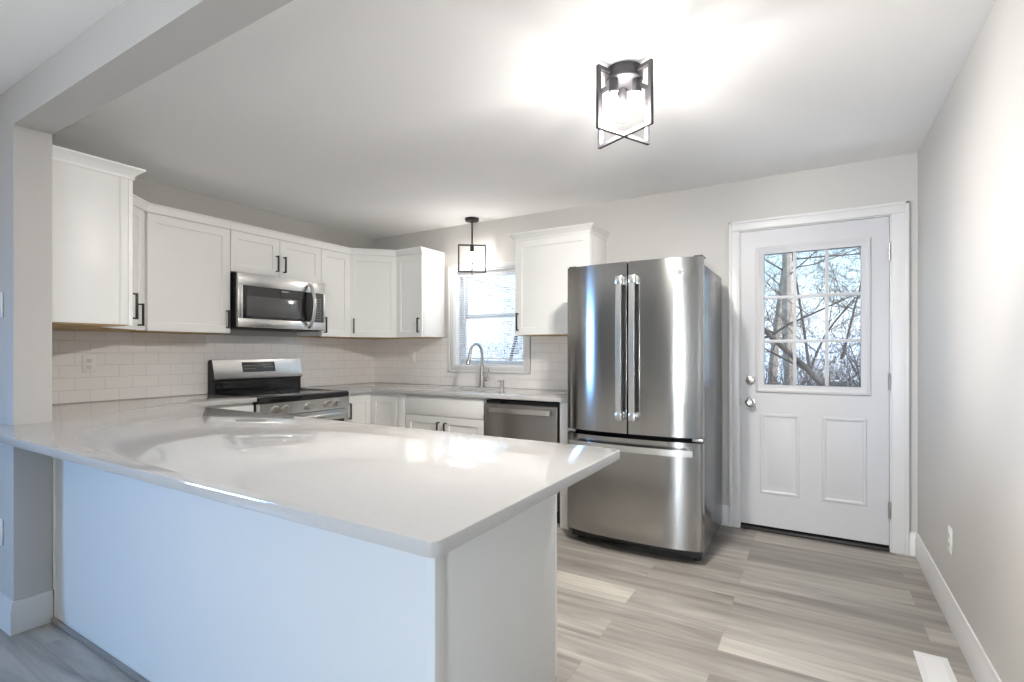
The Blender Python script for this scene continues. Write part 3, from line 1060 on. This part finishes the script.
# ------------------------------------------------------------------ dishwasher
dw = thing('dishwasher', 'dark stainless dishwasher built in under the counter beside the sink', 'dishwasher', (-2.176, 3.222, 0))
DWW = 0.632
MB().box(0.004, DWW - 0.004, 0.035, 0.62, 0.10, 0.868).box(0.02, DWW - 0.02, 0.09, 0.60, 0.001, 0.10).build('tub_case', M['black_plastic'], dw)
dd = MB().box(0.008, DWW - 0.012, 0.0, 0.034, 0.112, 0.846, 0.004).build('door', M['steel_dw'], dw)
bar = [(0.045, -0.002, 0.800), (0.052, -0.030, 0.802), (0.09, -0.040, 0.803), (DWW / 2, -0.046, 0.803), (DWW - 0.10, -0.040, 0.803), (DWW - 0.062, -0.030, 0.802), (DWW - 0.055, -0.002, 0.800)]
MB().sweep(bar, 0.014, 0.034, (0, 0.0, 1)).build('bar_handle', M['steel_lite'], dd)
MB().box(0.02, 0.14, 0.012, 0.03, 0.8465, 0.864, 0.002).build('control_strip', M['black_plastic'], dd)

# ------------------------------------------------------------------ refrigerator
FX, FY, FW = -1.404, 3.056, 0.850
fr = thing('refrigerator', 'stainless french-door refrigerator with bottom freezer beside the entry door', 'refrigerator', (FX, FY, 0))
BULGE = 0.050


def convex(x0, x1, z0, z1, th=0.05, rl=0.0, rr=0.0, n=22):
    def yb(x):
        return -BULGE * (1 - abs((2 * x - FW) / FW) ** 3)
    pts = []
    a, b = x0 + rl, x1 - rr
    if rl > 0:
        for k in range(6):
            t = math.pi / 2 * k / 6
            pts.append((x0 + rl - rl * math.cos(t), yb(a) + rl - rl * math.sin(t)))
    for k in range(n + 1):
        x = a + (b - a) * k / n
        pts.append((x, yb(x)))
    if rr > 0:
        for k in range(1, 7):
            t = math.pi / 2 * k / 6
            pts.append((x1 - rr + rr * math.sin(t), yb(b) + rr - rr * math.cos(t)))
    pts.append((x1, th))
    pts.append((x0, th))
    m = MB()
    loops = [[(p[0], p[1], z) for p in pts] for z in (z0, z1)]
    m.rings(loops)
    return m


MB().box(0.004, FW - 0.004, 0.066, 0.71, 0.045, 1.748, 0.004).build('cabinet_shell', M['case'], fr)
MB().box(0.012, FW - 0.012, 0.0502, 0.068, 0.08, 1.776).build('door_gasket', M['gap'], fr)
MB().box(0.02, FW - 0.02, 0.035, 0.068, 0.030, 0.087, 0.003).build('toe_grille', M['black_plastic'], fr)
for x in (0.05, FW - 0.05):
    for y in (0.10, 0.66):
        MB().cyl((x, y, 0.0005), (x, y, 0.05), 0.018, n=14).build('levelling_foot', M['black_plastic'], fr)
dl = convex(0.0, FW / 2 - 0.005, 0.738, 1.784, rl=0.016).build('door', M['steel'], fr, angle=25)
dr = convex(FW / 2 + 0.005, FW, 0.738, 1.784, rr=0.016).build('door', M['steel'], fr, angle=25)
fz = convex(0.0, FW, 0.088, 0.710, rl=0.016, rr=0.016, n=36).build('freezer_drawer', M['steel'], fr, angle=25)
MB().box(0.004, FW - 0.004, 0.015, 0.047, 0.712, 0.736).build('divider_strip', M['gap'], fr)
for x, dobj in ((0.03, dl), (FW - 0.03, dr)):
    MB().box(x - 0.028, x + 0.028, 0.0, 0.044, 0.716, 0.734, 0.003).build('lower_hinge', M['nickel'], fr)
    MB().box(x - 0.026, x + 0.026, 0.02, 0.12, 1.7855, 1.797, 0.004).build('hinge_cover', M['black_plastic'], fr)


def fr_handle(xc, parent):
    z0, z1 = 0.822, 1.694
    yd = -BULGE * (1 - abs((2 * xc - FW) / FW) ** 3)
    m = MB()
    pts = []
    for k in range(17):
        t = k / 16
        pts.append((xc, yd - 0.045 - 0.012 * math.sin(math.pi * t), z0 + (z1 - z0) * t))
    m.sweep(pts, 0.032, 0.014, (0, 1, 0))
    m.box(xc - 0.021, xc + 0.021, yd - 0.056, yd - 0.0005 + 0.004, z1 - 0.050, z1, 0.004)
    m.box(xc - 0.021, xc + 0.021, yd - 0.056, yd - 0.0005 + 0.004, z0, z0 + 0.050, 0.004)
    return m.build('handle', M['steel_lite'], parent)


fr_handle(FW / 2 - 0.041, dl)
fr_handle(FW / 2 + 0.041, dr)
m = MB()
pts = []
for k in range(25):
    t = k / 24
    x = 0.045 + (FW - 0.09) * t
    pts.append((x, -BULGE * (1 - abs((2 * x - FW) / FW) ** 3) - 0.046, 0.655))
m.sweep(pts, 0.036, 0.014, (0, 1, 0))
for x in (0.06, FW - 0.06):
    yb = -BULGE * (1 - abs((2 * x - FW) / FW) ** 3)
    m.box(x - 0.016, x + 0.016, yb - 0.045, yb + 0.004, 0.640, 0.672, 0.003)
m.build('handle', M['steel_lite'], fz)
# round badge with a looping monogram
xb, zb2 = FW - 0.122, 1.700
yb = -BULGE * (1 - abs((2 * xb - FW) / FW) ** 3)
bdg = MB().lathe([(0, 0), (0.0185, 0), (0.0185, 0.0025), (0.0165, 0.003), (0.0155, 0.0018), (0, 0.0018)], (xb, yb + 0.0005, zb2), mtx=Matrix.Rotation(R(90), 4, 'X') ).build('badge', M['nickel'], dr)
sw = MB()
for s, sx in ((1, -0.0048), (-1, 0.0048)):
    p = []
    for k in range(19):
        a = 2 * math.pi * k / 18 * 0.86
        r = 0.0032 + 0.0022 * k / 18
        p.append((xb + sx + r * math.cos(a + (0 if s > 0 else math.pi)), yb - 0.0022, zb2 + r * math.sin(a + (0 if s > 0 else math.pi)) * 1.3))
    sw.tube(p, 0.0008, n=6)
p = []
for k in range(33):
    a = 2 * math.pi * k / 32
    p.append((xb + 0.0135 * math.cos(a), yb - 0.0022, zb2 + 0.0135 * math.sin(a)))
sw.tube(p, 0.0007, n=6)
sw.build('monogram', M['case'], bdg)

# ------------------------------------------------------------------ microwave (over the range)
MWX, MWY = -3.630, 2.168
mw = thing('microwave', 'stainless over-the-range microwave with curved handle under the short cabinet', 'microwave', (MWX, MWY, 1.420), R(90))
MW, MH = 0.765, 0.404
MB().box(0.003, MW - 0.003, 0.036, 0.395, 0.0, MH, 0.003).build('case', M['black_plastic'], mw)
md = MB()
# door frame around a recessed glass
g0x, g1x, g0z, g1z = 0.034, MW - 0.016, 0.066, 0.312
md.box(0, MW, 0.0, 0.035, 0, g0z, 0.003).box(0, MW, 0.0, 0.035, g1z, MH, 0.003)
md.box(0, g0x, 0.0, 0.035, g0z - 0.002, g1z + 0.002, 0.002).box(g1x, MW, 0.0, 0.035, g0z - 0.002, g1z + 0.002, 0.002)
mdo = md.build('door_frame', M['steel_lite'], mw)
mg = MB().box(g0x, 0.640, 0.0025, 0.030, g0z, g1z).build('door_glass', M['black_glass'], mdo)
MB().box(g0x + 0.034, 0.535, 0.0015, 0.0024, g0z + 0.020, g1z - 0.075, 0.0003).build('viewing_screen', M['screen_glass'], mg)
cp = MB().box(0.6415, g1x, 0.0025, 0.030, g0z, g1z).build('control_panel', M['display'], mw)
kp = MB()
for r in range(9):
    for q in range(3):
        kp.box(0.664 + q * 0.024, 0.672 + q * 0.024, 0.0015, 0.0026, g0z + 0.022 + r * 0.021, g0z + 0.026 + r * 0.021)
kp.build('keypad_print', M['display_mark'], cp)
hp = [(0.604, 0.001, 0.022), (0.604, -0.020, 0.034), (0.606, -0.040, 0.075)]
for k in range(1, 9):
    t = k / 9
    hp.append((0.606, -0.040 - 0.026 * math.sin(math.pi * t), 0.075 + 0.26 * t))
hp += [(0.606, -0.040, 0.335), (0.604, -0.020, 0.366), (0.604, 0.001, 0.376)]
MB().tube(hp, [0.014, 0.015] + [0.0165] * (len(hp) - 4) + [0.015, 0.014], n=16).build('handle', M['chrome'], mdo)
MB().box(0.352, 0.412, -0.0008, 0.003, 0.290, 0.296, 0.0004).build('badge', M['display_mark'], mdo)
vb = MB()
vb.box(0.02, MW - 0.02, 0.045, 0.37, -0.008, -0.0005, 0.002)
vb.build('vent_grille', M['black_plastic'], mw)

# ------------------------------------------------------------------ range
RX, RY, RW_ = -3.350, 2.150, 0.790
rg = thing('kitchen_range', 'stainless electric range with black glass top and five knobs', 'range', (RX, RY, 0), R(90))
RD = RX - XL - 0.012 - 0.001
bd = MB().box(0.004, RW_ - 0.004, 0.040, RD - 0.01, 0.045, 0.880, 0.003)
for x in (0.06, RW_ - 0.06):
    for y in (0.12, RD - 0.08):
        bd.cyl((x, y, 0.0005), (x, y, 0.05), 0.016, n=12)
bd.build('body', M['black_plastic'], rg)
ck = MB()
ck.box(0.0, RW_, 0.012, RD - 0.065, 0.8805, 0.910, 0.004)
cko = ck.build('cooktop', M['black_glass'], rg)
MB().box(0.0, RW_, -0.010, 0.014, 0.868, 0.908, 0.005).build('front_trim', M['black_glass'], rg)
for (x, y, r) in ((0.20, 0.17, 0.105), (0.57, 0.17, 0.085), (0.20, 0.43, 0.080), (0.57, 0.43, 0.105), (0.385, 0.46, 0.055)):
    MB().lathe([(r, 0), (r, 0.0006), (r - 0.004, 0.0006), (r - 0.004, 0)], (x, y, 0.9102), n=40).build('burner_ring', M['screen_glass'], cko)
# slanted knob panel
kpn = MB()
loops = []
for x in (0.0, RW_):
    loops.append([(x, -0.004, 0.866), (x, -0.012, 0.775), (x, 0.04, 0.775), (x, 0.04, 0.866)])
kpn.rings(loops)
kpo = kpn.build('control_panel', M['steel_lite'], rg)
for yk in (2.269, 2.357, 2.544, 2.727, 2.812):
    x = yk - RY
    ko = MB().lathe([(0, 0), (0.028, 0), (0.028, 0.004), (0.024, 0.007), (0.022, 0.030), (0.019, 0.036), (0, 0.036)], (x, -0.007, 0.820), n=24, mtx=Matrix.Rotation(R(95), 4, 'X')).build('knob', M['nickel'], rg)
    MB().box(x + 0.020 + 0.012, x + 0.036, -0.0095, -0.0070, 0.812, 0.828).build('knob_mark', M['slot'], kpo)
od = MB().box(0.004, RW_ - 0.004, -0.008, 0.038, 0.235, 0.770, 0.006).build('oven_door', M['steel_lite'], rg)
MB().box(0.05, RW_ - 0.05, -0.0105, -0.006, 0.33, 0.690, 0.001).build('oven_window', M['black_glass'], od)
MB().tube([(0.05, -0.006, 0.735), (0.055, -0.045, 0.737), (0.08, -0.052, 0.738), (RW_ / 2, -0.060, 0.738), (RW_ - 0.08, -0.052, 0.738), (RW_ - 0.055, -0.045, 0.737), (RW_ - 0.05, -0.006, 0.735)], [0.012, 0.013, 0.014, 0.015, 0.014, 0.013, 0.012], n=14).build('oven_handle', M['chrome'], od)
MB().box(0.004, RW_ - 0.004, -0.006, 0.038, 0.055, 0.228, 0.005).build('storage_drawer', M['steel_lite'], rg)
# backguard: side profile extruded across
BG = RD  # back
bgp = [(BG - 0.060, 0.905), (BG - 0.060, 1.010), (BG - 0.082, 1.022), (BG - 0.086, 1.048), (BG - 0.052, 1.172), (BG - 0.030, 1.176), (BG, 1.165), (BG, 0.905)]
bgo = MB()
bgo.rings([[(x, y, z) for y, z in bgp] for x in (0.006, RW_ - 0.006)])
bgb = bgo.build('backguard', M['black_plastic'], rg)
sp_ = MB()
skin = [(BG - 0.0835, 1.022), (BG - 0.088, 1.048), (BG - 0.054, 1.174), (BG - 0.030, 1.178), (BG - 0.030, 1.174), (BG - 0.050, 1.170), (BG - 0.084, 1.048), (BG - 0.080, 1.024)]
sp_.rings([[(x, y, z) for y, z in skin] for x in (0.008, RW_ - 0.008)])
sko = sp_.build('steel_face', M['steel_lite'], bgb)
# display follows the slanted face
sl = Vector((0, 0.034, 0.126)).normalized()
dmx = Matrix.Translation((0, BG - 0.088, 1.048)) @ Matrix.Rotation(-math.atan2(0.034, 0.126), 4, 'X')
MB().box(0.238, 0.524, -0.0018, 0.001, 0.026, 0.108, 0.0005).build('display', M['display'], bgb, mtx=dmx)
for (x0, dx, z) in ((0.252, 0.018, 0.075), (0.252, 0.018, 0.050), (0.420, 0.015, 0.085), (0.420, 0.015, 0.062)):
    for q in range(6):
        MB().box(x0 + q * dx, x0 + 0.007 + q * dx, -0.0024, -0.0015, z, z + 0.004).build('touch_key', M['display_mark'], bgb, mtx=dmx)
MB().box(0.371, 0.374, -0.0024, -0.0015, 0.035, 0.100).build('display_digit_strip', M['slot'], bgb, mtx=dmx)
MB().box(0.03, RW_ - 0.03, BG - 0.0625, BG - 0.0595, 0.9105, 1.006).build('glass_riser', M['black_glass'], bgb)

# ------------------------------------------------------------------ light fixtures


def cross_frames(root, cx, cy, zb, zt, half, ang, t, m):
    for a in (ang, ang + R(90)):
        f = MB()
        dx, dy = math.cos(a), math.sin(a)
        mtx = Matrix.Translation((cx, cy, 0)) @ Matrix.Rotation(a, 4, 'Z')
        off = 0.0 if a == ang else 0.0008
        h = t / 2 - off
        f.box(-half, -half + t, -h, h, zb + off, zt, mtx=mtx).box(half - t, half, -h, h, zb + off, zt, mtx=mtx)
        f.box(-half + t, half - t, -h, h, zb + off, zb + t - off, mtx=mtx).box(-half + t, half - t, -h, h, zt - t, zt - off, mtx=mtx)
        f.build('cage_frame', m, root)


cl = thing('ceiling_light', 'graphite crossed-frame flush ceiling light with three lit bulbs', 'light', (-0.706, 2.118, ZC))
cross_frames(cl, 0, 0, 2.158 - ZC, 2.420 - ZC, 0.155, R(-25.5), 0.016, M['fixture'])
MB().lathe([(0, -0.0005), (0.080, -0.0005), (0.080, -0.046), (0.076, -0.050), (0, -0.050)], n=40).build('canopy', M['fixture'], cl)
for (x, y) in ((-0.03, -0.046), (-0.026, 0.052), (0.054, 0.006)):
    so = MB().lathe([(0, -0.049), (0.021, -0.049), (0.021, -0.100), (0.019, -0.104), (0, -0.104)], (x, y, 0), n=20).build('socket', M['fixture'], cl)
    MB().lathe([(0, -0.103), (0.012, -0.103), (0.013, -0.114), (0.018, -0.124), (0.026, -0.140), (0.029, -0.155), (0.0285, -0.162), (0.0255, -0.1705), (0.0225, -0.1755)], (x, y, 0), n=20).build('bulb_neck', M['bulb_neck'], so)
    MB().lathe([(0.0225, -0.1755), (0.016, -0.181), (0, -0.185)], (x, y, 0), n=20).build('bulb', M['bulb'], so)

pdt = thing('pendant_light', 'black square-cage pendant light hanging before the sink window', 'light', (-2.662, 3.752, ZC))
cross_frames(pdt, 0, 0, 1.952 - ZC, 2.205 - ZC, 0.126, R(35.5), 0.012, M['black'])
MB().lathe([(0, -0.0005), (0.064, -0.0005), (0.064, -0.018), (0.060, -0.024), (0.012, -0.026), (0, -0.026)], n=32).build('canopy', M['black'], pdt)
MB().cyl((0, 0, -0.025), (0, 0, 2.20 - ZC), 0.0075, n=14).build('rod', M['black'], pdt)
so = MB().lathe([(0, -0.246), (0.018, -0.246), (0.018, -0.300), (0.016, -0.304), (0, -0.304)], n=20).build('socket', M['black'], pdt)
MB().lathe([(0, -0.303), (0.012, -0.303), (0.014, -0.316), (0.022, -0.332), (0.028, -0.350), (0.029, -0.362)], n=20).build('bulb_neck', M['bulb_neck'], so)
MB().lathe([(0.029, -0.362), (0.024, -0.380), (0.012, -0.390), (0, -0.392)], n=20).build('bulb', M['bulb_pend'], so)


# ------------------------------------------------------------------ outlets, switches, floor vent
def outlet(label, loc, rotz, name='wall_outlet', cat='outlet', kind='duplex'):
    t = thing(name, label, cat, loc, rotz)
    p = MB().box(-0.036, 0.036, -0.006, -0.0003, -0.0585, 0.0585, 0.003).build('cover_plate', M['plate'], t)
    if kind == 'duplex':
        for z in (-0.021, 0.021):
            f = MB().box(-0.017, 0.017, -0.0078, -0.005, z - 0.014, z + 0.014, 0.002).build('receptacle', M['plate'], p)
        for z in (-0.021, 0.021):
            for x in (-0.009, 0.006):
                MB().box(x, x + 0.003, -0.0084, -0.0075, z - 0.003, z + 0.008).build('slot', M['slot'], p)
            MB().cyl((0, -0.0084, z - 0.008), (0, -0.0075, z - 0.008), 0.0028, n=10).build('ground_hole', M['slot'], p)
    else:
        MB().box(-0.0165, 0.0165, -0.0085, -0.005, -0.033, 0.033, 0.002).build('rocker', M['plate'], p)
    return t


outlet('white duplex outlet on the tile under the cabinet by the wall stub', (XL + TT, 1.413, 1.160), R(90))
outlet('white switch plate on the tile in the far corner beside the window', (-3.490, YB - TT, 1.185), 0, 'wall_switch', 'switch', 'rocker')
outlet('white outlet on the tile half hidden by the refrigerator', (-1.475, YB - TT, 1.175), 0)
outlet('white outlet low on the plain wall near the entry door', (XR, 3.010, 0.378), R(-90))
outlet('white light switch on the front of the wall stub above the counter', (-3.172, SY0, 1.448), 0, 'wall_switch', 'switch', 'rocker')
outlet('white outlet low on the front of the wall stub under the counter', (-3.175, SY0, 0.42), 0)

vt = thing('floor_vent', 'white metal floor register beside the plain wall baseboard', 'vent', (0.400, 2.490, 0))
v = MB()
vo = [(-0.055, -0.160), (0.055, -0.160), (0.055, 0.160), (-0.055, 0.160)]
vi = [(-0.034, -0.135), (0.034, -0.135), (0.034, 0.135), (-0.034, 0.135)]
v.rings([[(x, y, 0.0005) for x, y in vo], [(x * 0.985, y * 0.995, 0.004) for x, y in vo], [(x * 1.1, y * 1.03, 0.006) for x, y in vi], [(x, y, 0.005) for x, y in vi], [(x, y, 0.0008) for x, y in vi]], cap=False)
v.build('frame', M['trim'], vt)
lv = MB()
for k in range(20):
    y = -0.130 + k * 0.0135
    lv.box(-0.034, 0.034, -0.0045, 0.0045, -0.0006, 0.0006, mtx=Matrix.Translation((0, y, 0.0042)) @ Matrix.Rotation(R(18), 4, 'X'))
lv.build('louvres', M['trim'], vt)
MB().box(-0.034, 0.034, -0.135, 0.135, 0.0004, 0.0010).build('damper', M['hinge'], vt)

# ------------------------------------------------------------------ outdoors
rng = random.Random(7)
gnd = MB()
N = 26
vs = {}
for i in range(N + 1):
    for jx in range(N + 1):
        x = -42 + 76 * i / N
        y = YB + 0.16 + 50 * jx / N
        z = -0.45 + 0.0 * x + (0 if jx == 0 else rng.uniform(-0.06, 0.06)) + 0.075 * max(0, y - 9)
        vs[i, jx] = gnd.bm.verts.new((x, y, z))
for i in range(N):
    for jx in range(N):
        gnd.bm.faces.new((vs[i, jx], vs[i + 1, jx], vs[i + 1, jx + 1], vs[i, jx + 1]))
struct('snowy_ground', gnd, M['snow'], 'snow-covered ground outside the entry door', 'ground')


def grow(mb, p, d, length, r, depth, rg_, nside, min_r=0.003):
    segs = 4
    pts = [p]
    dirv = d.copy()
    for i in range(segs):
        dirv = (dirv + Vector((rg_.uniform(-1, 1), rg_.uniform(-1, 1), rg_.uniform(-0.6, 0.8))) * 0.20).normalized()
        pts.append(pts[-1] + dirv * (length / segs))
    radii = [r * (1 - 0.55 * i / segs) for i in range(segs + 1)]
    mb.tube(pts, radii, n=nside, caps=False)
    if depth <= 0:
        return
    for i in range(1, segs + 1):
        for _ in range(2 if depth > 1 else 2):
            if rg_.random() < 0.92:
                ax = Vector((rg_.uniform(-1, 1), rg_.uniform(-1, 1), rg_.uniform(-0.35, 0.9))).normalized()
                nd = (dirv * 0.45 + ax * 0.95).normalized()
                grow(mb, pts[i], nd, length * rg_.uniform(0.45, 0.72), max(min_r, radii[i] * rg_.uniform(0.38, 0.6)), depth - 1, rg_, max(3, nside - 1), min_r)


def tree_meshes(seed, height, r, lean=0.05, depth=3, start=0.18):
    rg_ = random.Random(seed)
    tr = MB()
    pts = [Vector((0, 0, -0.3))]
    dv_ = Vector((rg_.uniform(-lean, lean), rg_.uniform(-lean, lean), 1)).normalized()
    n = 9
    for i in range(n):
        dv_ = (dv_ + Vector((rg_.uniform(-1, 1), rg_.uniform(-1, 1), 0.4)) * 0.06).normalized()
        pts.append(pts[-1] + dv_ * height / n)
    radii = [r * (1.15 - 0.95 * i / n) for i in range(n + 1)]
    tr.tube(pts, radii, n=8)
    br = MB()
    for i in range(1, n + 1):
        if i / n < start:
            continue
        for _ in range(4):
            ang = rg_.uniform(0, 2 * math.pi)
            nd = Vector((math.cos(ang), math.sin(ang), rg_.uniform(0.0, 0.7))).normalized()
            f = rg_.uniform(0, 1)
            q = pts[i - 1].lerp(pts[i], f)
            grow(br, q, nd, height * rg_.uniform(0.16, 0.30), max(0.005, radii[i] * rg_.uniform(0.15, 0.30)), depth - 1, rg_, 4)
    return tr, br


def make_tree(name, label, seed, height, r, bark, group=None, depth=3, start=0.18, loc=(0, 0, -0.45), cat='tree', lean=0.05):
    t = thing(name, label, cat, loc, 0, group)
    tr, br = tree_meshes(seed, height, r, lean, depth, start)
    tr.build('trunk', bark, t)
    br.build('branches', M['twig'], t)
    return t


TREE_GROUP = 'bare trees of the winter woods'
TREE_LABEL = 'bare winter tree in the tangled snowy woods outside the door and window'
make_tree('bare_tree', 'straight brown tree trunk seen through the top panes of the entry door', 21, 9.5, 0.085, M['bark_pale'], None, 2, 0.35, (-0.31, 9.2, -0.45))
make_tree('bare_tree', 'pale-barked tree by the hinge-opposite edge of the door glass', 33, 8.5, 0.075, M['bark_pale'], None, 2, 0.3, (-0.72, 9.9, -0.45))
protos = [make_tree('bare_tree', TREE_LABEL, 100 + i, 5.0 + i * 0.6, 0.035 + 0.008 * i, M['bark'], TREE_GROUP, 3, 0.12, (0, 0, -0.45), lean=0.25) for i in range(4)]
spots = [(1.15, 12.5), (2.6, 15.0), (-0.1, 20.5), (-2.6, 14.0), (1.3, 19.0), (4.6, 16.0), (-5.4, 12.0), (-8.4, 13.4), (-9.6, 17.0), (-5.6, 18.5), (-1.6, 25.0), (0.9, 27.0)]
for i, (x, y) in enumerate(spots):
    o = protos[i] if i < 4 else copy_tree(protos[i % 4])
    s_ = 0.85 + 0.3 * rng.random()
    o.location = (x, y, -0.45 + 0.075 * max(0, y - 9) - 0.05)
    o.rotation_euler = (0, 0, rng.uniform(0, 6.28))
    o.scale = (s_, s_, s_)


def shrub(seed):
    rg_ = random.Random(seed)
    b = MB()
    for k in range(16):
        a = rg_.uniform(0, 6.28)
        nd = Vector((math.cos(a) * 0.7, math.sin(a) * 0.7, rg_.uniform(0.5, 1.2))).normalized()
        grow(b, Vector((rg_.uniform(-.1, .1), rg_.uniform(-.1, .1), -0.15)), nd, rg_.uniform(0.9, 1.6), rg_.uniform(0.010, 0.02), 2, rg_, 4, 0.0025)
    return b


SH_LABEL = 'bare twiggy undergrowth bush between the trunks of the snowy woods'
sproto = [tag(shrub(500 + i).build('bare_bush', M['twig']), SH_LABEL, 'bush', 'undergrowth bushes of the winter woods') for i in range(3)]
sspots = [(0.9, 8.6), (-0.15, 10.2), (1.9, 9.6), (0.2, 8.9), (-1.2, 8.8), (0.55, 13.2), (1.3, 13.4), (-6.0, 8.6), (-5.2, 8.0), (-7.0, 9.4), (-7.6, 10.4), (-0.6, 12.0), (3.0, 10.5), (-2.4, 10.2)]
for i, (x, y) in enumerate(sspots):
    o = sproto[i] if i < 3 else copy_tree(sproto[i % 3])
    o.location = (x, y, -0.45 + 0.075 * max(0, y - 9))
    s_ = 0.8 + 0.5 * rng.random()
    o.scale = (s_, s_, s_)
    o.rotation_euler = (0, 0, rng.uniform(0, 6.28))

# the leaning limb crossing the lower door panes
lm = MB()
lm.tube([(-0.9, 6.9, 1.95), (-0.45, 6.6, 1.42), (-0.05, 6.4, 1.02), (0.30, 6.2, 0.62), (0.7, 6.0, 0.1), (1.0, 5.9, -0.5)], [0.018, 0.026, 0.034, 0.040, 0.046, 0.05], n=10)
rg2 = random.Random(91)
for q, dd_ in (((-0.45, 6.6, 1.42), (-0.5, 0.1, -0.2)), ((-0.05, 6.4, 1.02), (-0.9, 0.2, 0.3)), ((0.30, 6.2, 0.62), (0.4, 0.1, 1.0)), ((-0.05, 6.4, 1.02), (0.5, 0.1, 0.9)), ((-0.45, 6.6, 1.42), (0.8, 0, 0.7)), ((0.30, 6.2, 0.62), (-0.9, 0.1, 0.25))):
    grow(lm, Vector(q), Vector(dd_).normalized(), 0.9, 0.016, 2, rg2, 5, 0.0028)
tag(lm.build('leaning_tree', M['bark']), 'dark leaning trunk crossing the lower panes of the entry door diagonally', 'tree')
